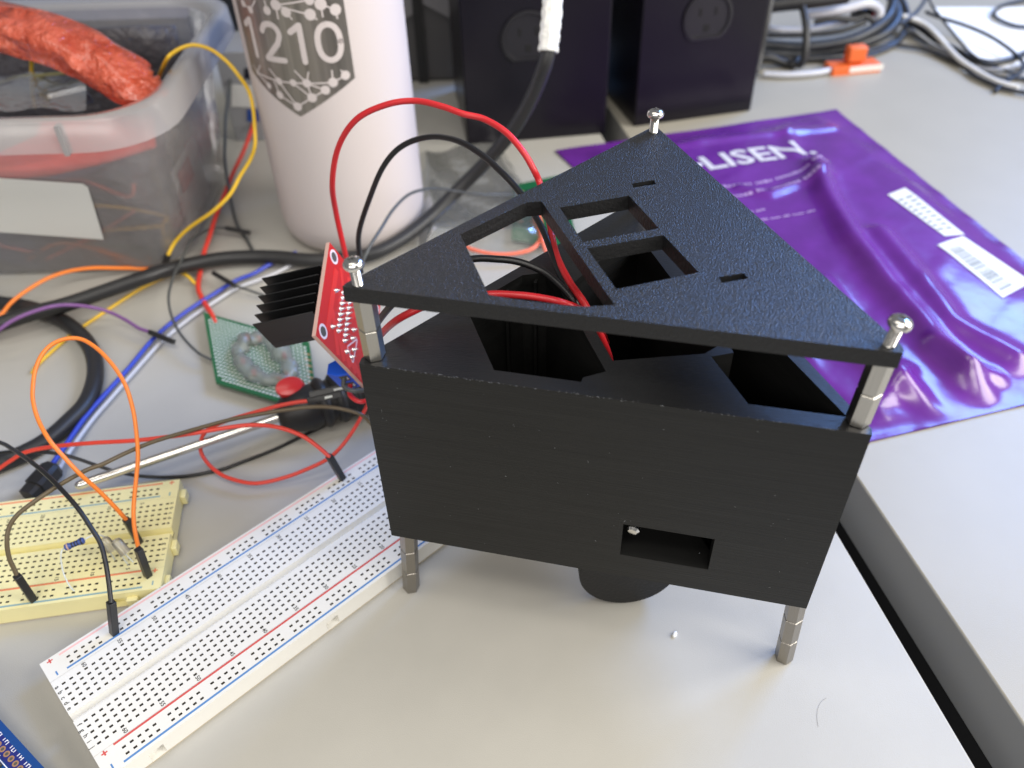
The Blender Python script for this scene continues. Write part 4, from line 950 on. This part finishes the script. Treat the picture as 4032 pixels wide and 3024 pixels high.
wire('lead_wire', 'coral wire curving out of the clear bag behind the housing', [(1000, 525, 5), (1015, 537, 6), (1060, 548, 6), (1110, 548, 6), (1150, 537, 7), (1168, 515, 8), (1166, 490, 9), (1160, 455, 8), (1157, 430, 6)], 1.15, M['coral'])
wire('lead_wire', 'second coral wire beside the green board in the bag', [(1160, 450, 10), (1168, 480, 11), (1172, 515, 10), (1180, 545, 6), (1195, 575, 4)], 1.1, M['coral'])
wire('lead_wire', 'orange red wire pair tip lying on the clear bag', [(1018, 505, 14), (1040, 487, 15), (1060, 474, 15), (1085, 466, 13), (1115, 462, 10)], 1.2, M['red2'])
wire('lead_wire', 'short yellow wire tip beside the orange one on the clear bag', [(1050, 490, 13), (1062, 476, 16), (1082, 460, 14), (1118, 455, 10)], 1.0, M['yellow'])

# ------------------------------------------------------------------ cable pile, clip and paper at the back right
ck = 'cables piled behind the towers'
def cab(label, pts, r, mt): wire('cable', label, pts, r, M[mt], cat='cable', group=ck, sides=10)
M['dull_grey'] = pvc('dull_grey', (.03, .03, .031), .4); M['pale'] = pvc('pale', (.74, .74, .73), .4); M['pale_grey'] = pvc('pale_grey', (.20, .20, .21), .4)
cab('thick navy cable forming the middle sweep of the pile', [(1600, 100, 10), (1655, 98, 10), (1725, 103, 10), (1799, 95, 12), (1850, 82, 15), (1895, 58, 20), (1922, 30, 25), (1932, -10, 30)], 4.4, 'navy')
cab('thick navy cable forming the lower sweep of the pile', [(1600, 112, 5), (1655, 116, 5), (1725, 117, 5), (1800, 108, 6), (1865, 92, 9), (1912, 72, 13), (1936, 45, 18), (1937, 20, 22), (1922, -15, 28)], 4.4, 'navy')
cab('black cable filling the gap under the navy sweeps', [(1600, 124, 3.2), (1665, 126, 3.2), (1740, 128, 3.2), (1820, 122, 3.2), (1880, 110, 3.2), (1935, 92, 3.2), (1953, 67, 6), (1959, 40, 10), (1955, 15, 16), (1942, -10, 22)], 2.8, 'black_cable')
cab('black cable end lying lowest beside the purplish tower', [(1640, 128, 8), (1660, 124, 9), (1695, 136, 4), (1714, 139, 4), (1722, 128, 6)], 3.4, 'black_cable')
cab('grey cable hanging along the side of the purplish tower', [(1672, -40, 60), (1664, 5, 48), (1655, 54, 34), (1644, 112, 16), (1634, 158, 3)], 2.6, 'dull_grey')
cab('dark cable looped vertically over the pile', [(1724, -40, 50), (1730, 0, 44), (1740, 45, 34), (1742, 90, 22), (1737, 128, 10), (1724, 142, 4)], 3.0, 'dull_grey')
cab('white cable along the front foot of the pile', [(1650, 160, 3), (1700, 162, 3), (1760, 158, 3), (1800, 150, 3), (1850, 138, 3)], 2.4, 'white_w')
cab('white cable lying level in the middle of the pile', [(1640, 60, 18), (1690, 66, 18), (1740, 65, 18), (1790, 56, 20), (1830, 46, 22)], 2.8, 'white_w')
cab('white cable arching at the top of the pile', [(1745, 32, 30), (1785, 27, 32), (1830, 18, 34), (1874, 8, 36), (1898, 20, 30), (1900, 44, 22)], 3.6, 'white_w')
cab('black cable level between the white ones in the pile', [(1640, 76, 16), (1700, 76, 16), (1760, 74, 16), (1820, 66, 18), (1870, 48, 22)], 2.2, 'black_cable')
cab('thick black cable bunch at the very top of the pile', [(1650, 14, 40), (1700, 8, 42), (1760, 2, 44), (1830, -8, 46)], 5.5, 'black_cable')
cab('black cable dipping between the white arch and the navy sweep', [(1760, 48, 26), (1800, 40, 28), (1845, 42, 26), (1872, 36, 26), (1900, 60, 18)], 2.4, 'black_cable')
cab('thin grey cable curving in front of the navy sweeps', [(1780, 132, 3), (1840, 128, 3), (1890, 116, 3), (1930, 98, 4), (1950, 76, 8)], 1.4, 'dull_grey')
cab('thick black cable crossing the middle of the right-hand spread', [(1935, 30, 12), (1962, 47, 10), (1991, 63, 8), (2022, 86, 6), (2061, 106, 4), (2100, 127, 3), (2139, 136, 3), (2179, 130, 3), (2212, 117, 3), (2260, 95, 3)], 2.6, 'black_cable')
cab('white cable falling diagonally through the spread', [(1940, 34, 16), (1965, 39, 15), (1998, 53, 13), (2022, 74, 11), (2045, 100, 8), (2069, 125, 6), (2092, 142, 5), (2124, 162, 4), (2158, 178, 4), (2200, 190, 4)], 2.1, 'pale')
cab('dull grey cable along the lower edge of the spread', [(1920, 92, 3), (1945, 98, 3), (1991, 105, 3), (2038, 123, 3), (2077, 142, 3), (2108, 166, 3), (2150, 184, 3), (2190, 196, 3), (2250, 205, 3)], 1.5, 'black_cable')
cab('thin black cord running straight down along the paper edge', [(2004, -10, 18), (2012, 10, 16), (2031, 36, 13), (2061, 74, 10), (2092, 110, 8), (2118, 130, 7)], 1.0, 'black_cable')
cab('black cord arching over the white paper to the right edge', [(2000, 26, 10), (2031, 38, 10), (2085, 55, 10), (2132, 75, 9), (2171, 99, 8), (2196, 120, 6), (2211, 138, 4), (2207, 153, 3), (2190, 167, 3), (2163, 185, 3), (2150, 198, 2)], 1.5, 'black_cable')
cab('black cord looping at the top right corner', [(2260, -12, 3), (2212, 0, 3), (2171, 10, 3), (2149, 24, 3), (2149, 35, 3), (2163, 45, 3), (2186, 54, 3), (2215, 58, 3), (2270, 60, 3)], 1.6, 'black_cable')
cab('brown grey cord coming down from the top edge', [(2006, -20, 22), (1998, 0, 20), (1983, 22, 18), (1966, 38, 16), (1945, 52, 14)], 1.7, 'dull_grey')
cab('thin black cord in the lower right of the spread', [(2120, 134, 4), (2155, 146, 3), (2191, 161, 2), (2214, 172, 2), (2260, 185, 2)], 1.1, 'black_cable')
cab('thin dark cord crossing under the white diagonal cable', [(1960, 70, 3), (2000, 92, 3), (2050, 116, 3), (2110, 150, 2), (2170, 168, 2), (2240, 168, 2)], 1.3, 'black_cable')
cab('pale grey cord bowing low through the spread', [(1965, 60, 4), (1990, 84, 3), (2030, 110, 3), (2075, 134, 3), (2130, 150, 3), (2190, 146, 3), (2250, 130, 3)], 1.5, 'pale_grey')
pl = thing('cable_plug', 'dark plug with a red tip lying in the pile', 'plug', at(1866, 46, 20) - UP * 20, None)
m = MB(); a_ = at(1850, 44, 22); m.box(a_, Vector((14, 4, 0)), Vector((-3, 9, 0)), Vector((0, 0, 8))); m.build('plug_body', M['housing'], pl, bevel=1)
m = MB(); m.box(a_ + Vector((14.2, 4, 1)), Vector((5, 1.5, 0)), Vector((-2, 7, 0)), Vector((0, 0, 6))); m.build('plug_tip', M['driver_red'], pl, bevel=.6)
m = MB(); q0, q1 = at(1788, 151, 2), at(1893, 141, 2); d_ = (q1 - q0).normalized(); n_ = UP.cross(d_)
clip = thing('orange_clamp', 'orange plastic clamp in front of the cable pile', 'clamp', (q0 + q1) / 2 - UP * 2)
m.box(q0 - n_ * 8 - UP * 3.0, (q1 - q0), n_ * 16, UP * 7); m.build('base', M['orange_clip'], clip, bevel=1)
m = MB(); st = q0 + (q1 - q0) * .52; m.box(st - d_ * 8 - n_ * 4 + UP * 5, d_ * 15, n_ * 9, UP * 12); m.build('stem', M['orange_clip'], clip, bevel=1.5)
m = MB(); m.box(q0 + d_ * 14 - n_ * 8.25 - UP * .5, d_ * 28, n_ * .3, UP * 4.5); m.build('sticker', M['paper_warm'], clip)
m = MB(); m.prism([at(2012, 16, .3), at(2330, 16, .3), at(2330, 150, .3), at(2112, 142, .3)], UP * .25)
tag(m.build('paper_sheet', M['paper']), 'bright white paper under the cables in the upper right', 'paper')

# ------------------------------------------------------------------ crumbs and a hair on the desk
m = MB(); c = Vector((54.7, 159.1, 0)); m.lathe(c + Vector((0, 0, .5)), (.5, .8, .25), [(.2, -1.2), (.65, -.8), (.8, 0), (.6, .9), (.15, 1.3)], 8)
tag(m.build('crumb', M['crumb']), 'tiny white crumb on the desk before the housing', 'crumb')
hp = [at(x, y, .12) for x, y in ((1768, 1570), (1765, 1550), (1767, 1530), (1775, 1515), (1785, 1508))]
m = MB(); m.tube(spline(hp, 6), .04, 5); tag(m.build('hair', mat('pale_hair', (.26, .25, .24), .6)), 'fine curled hair on the pale desk at the lower right', 'hair')
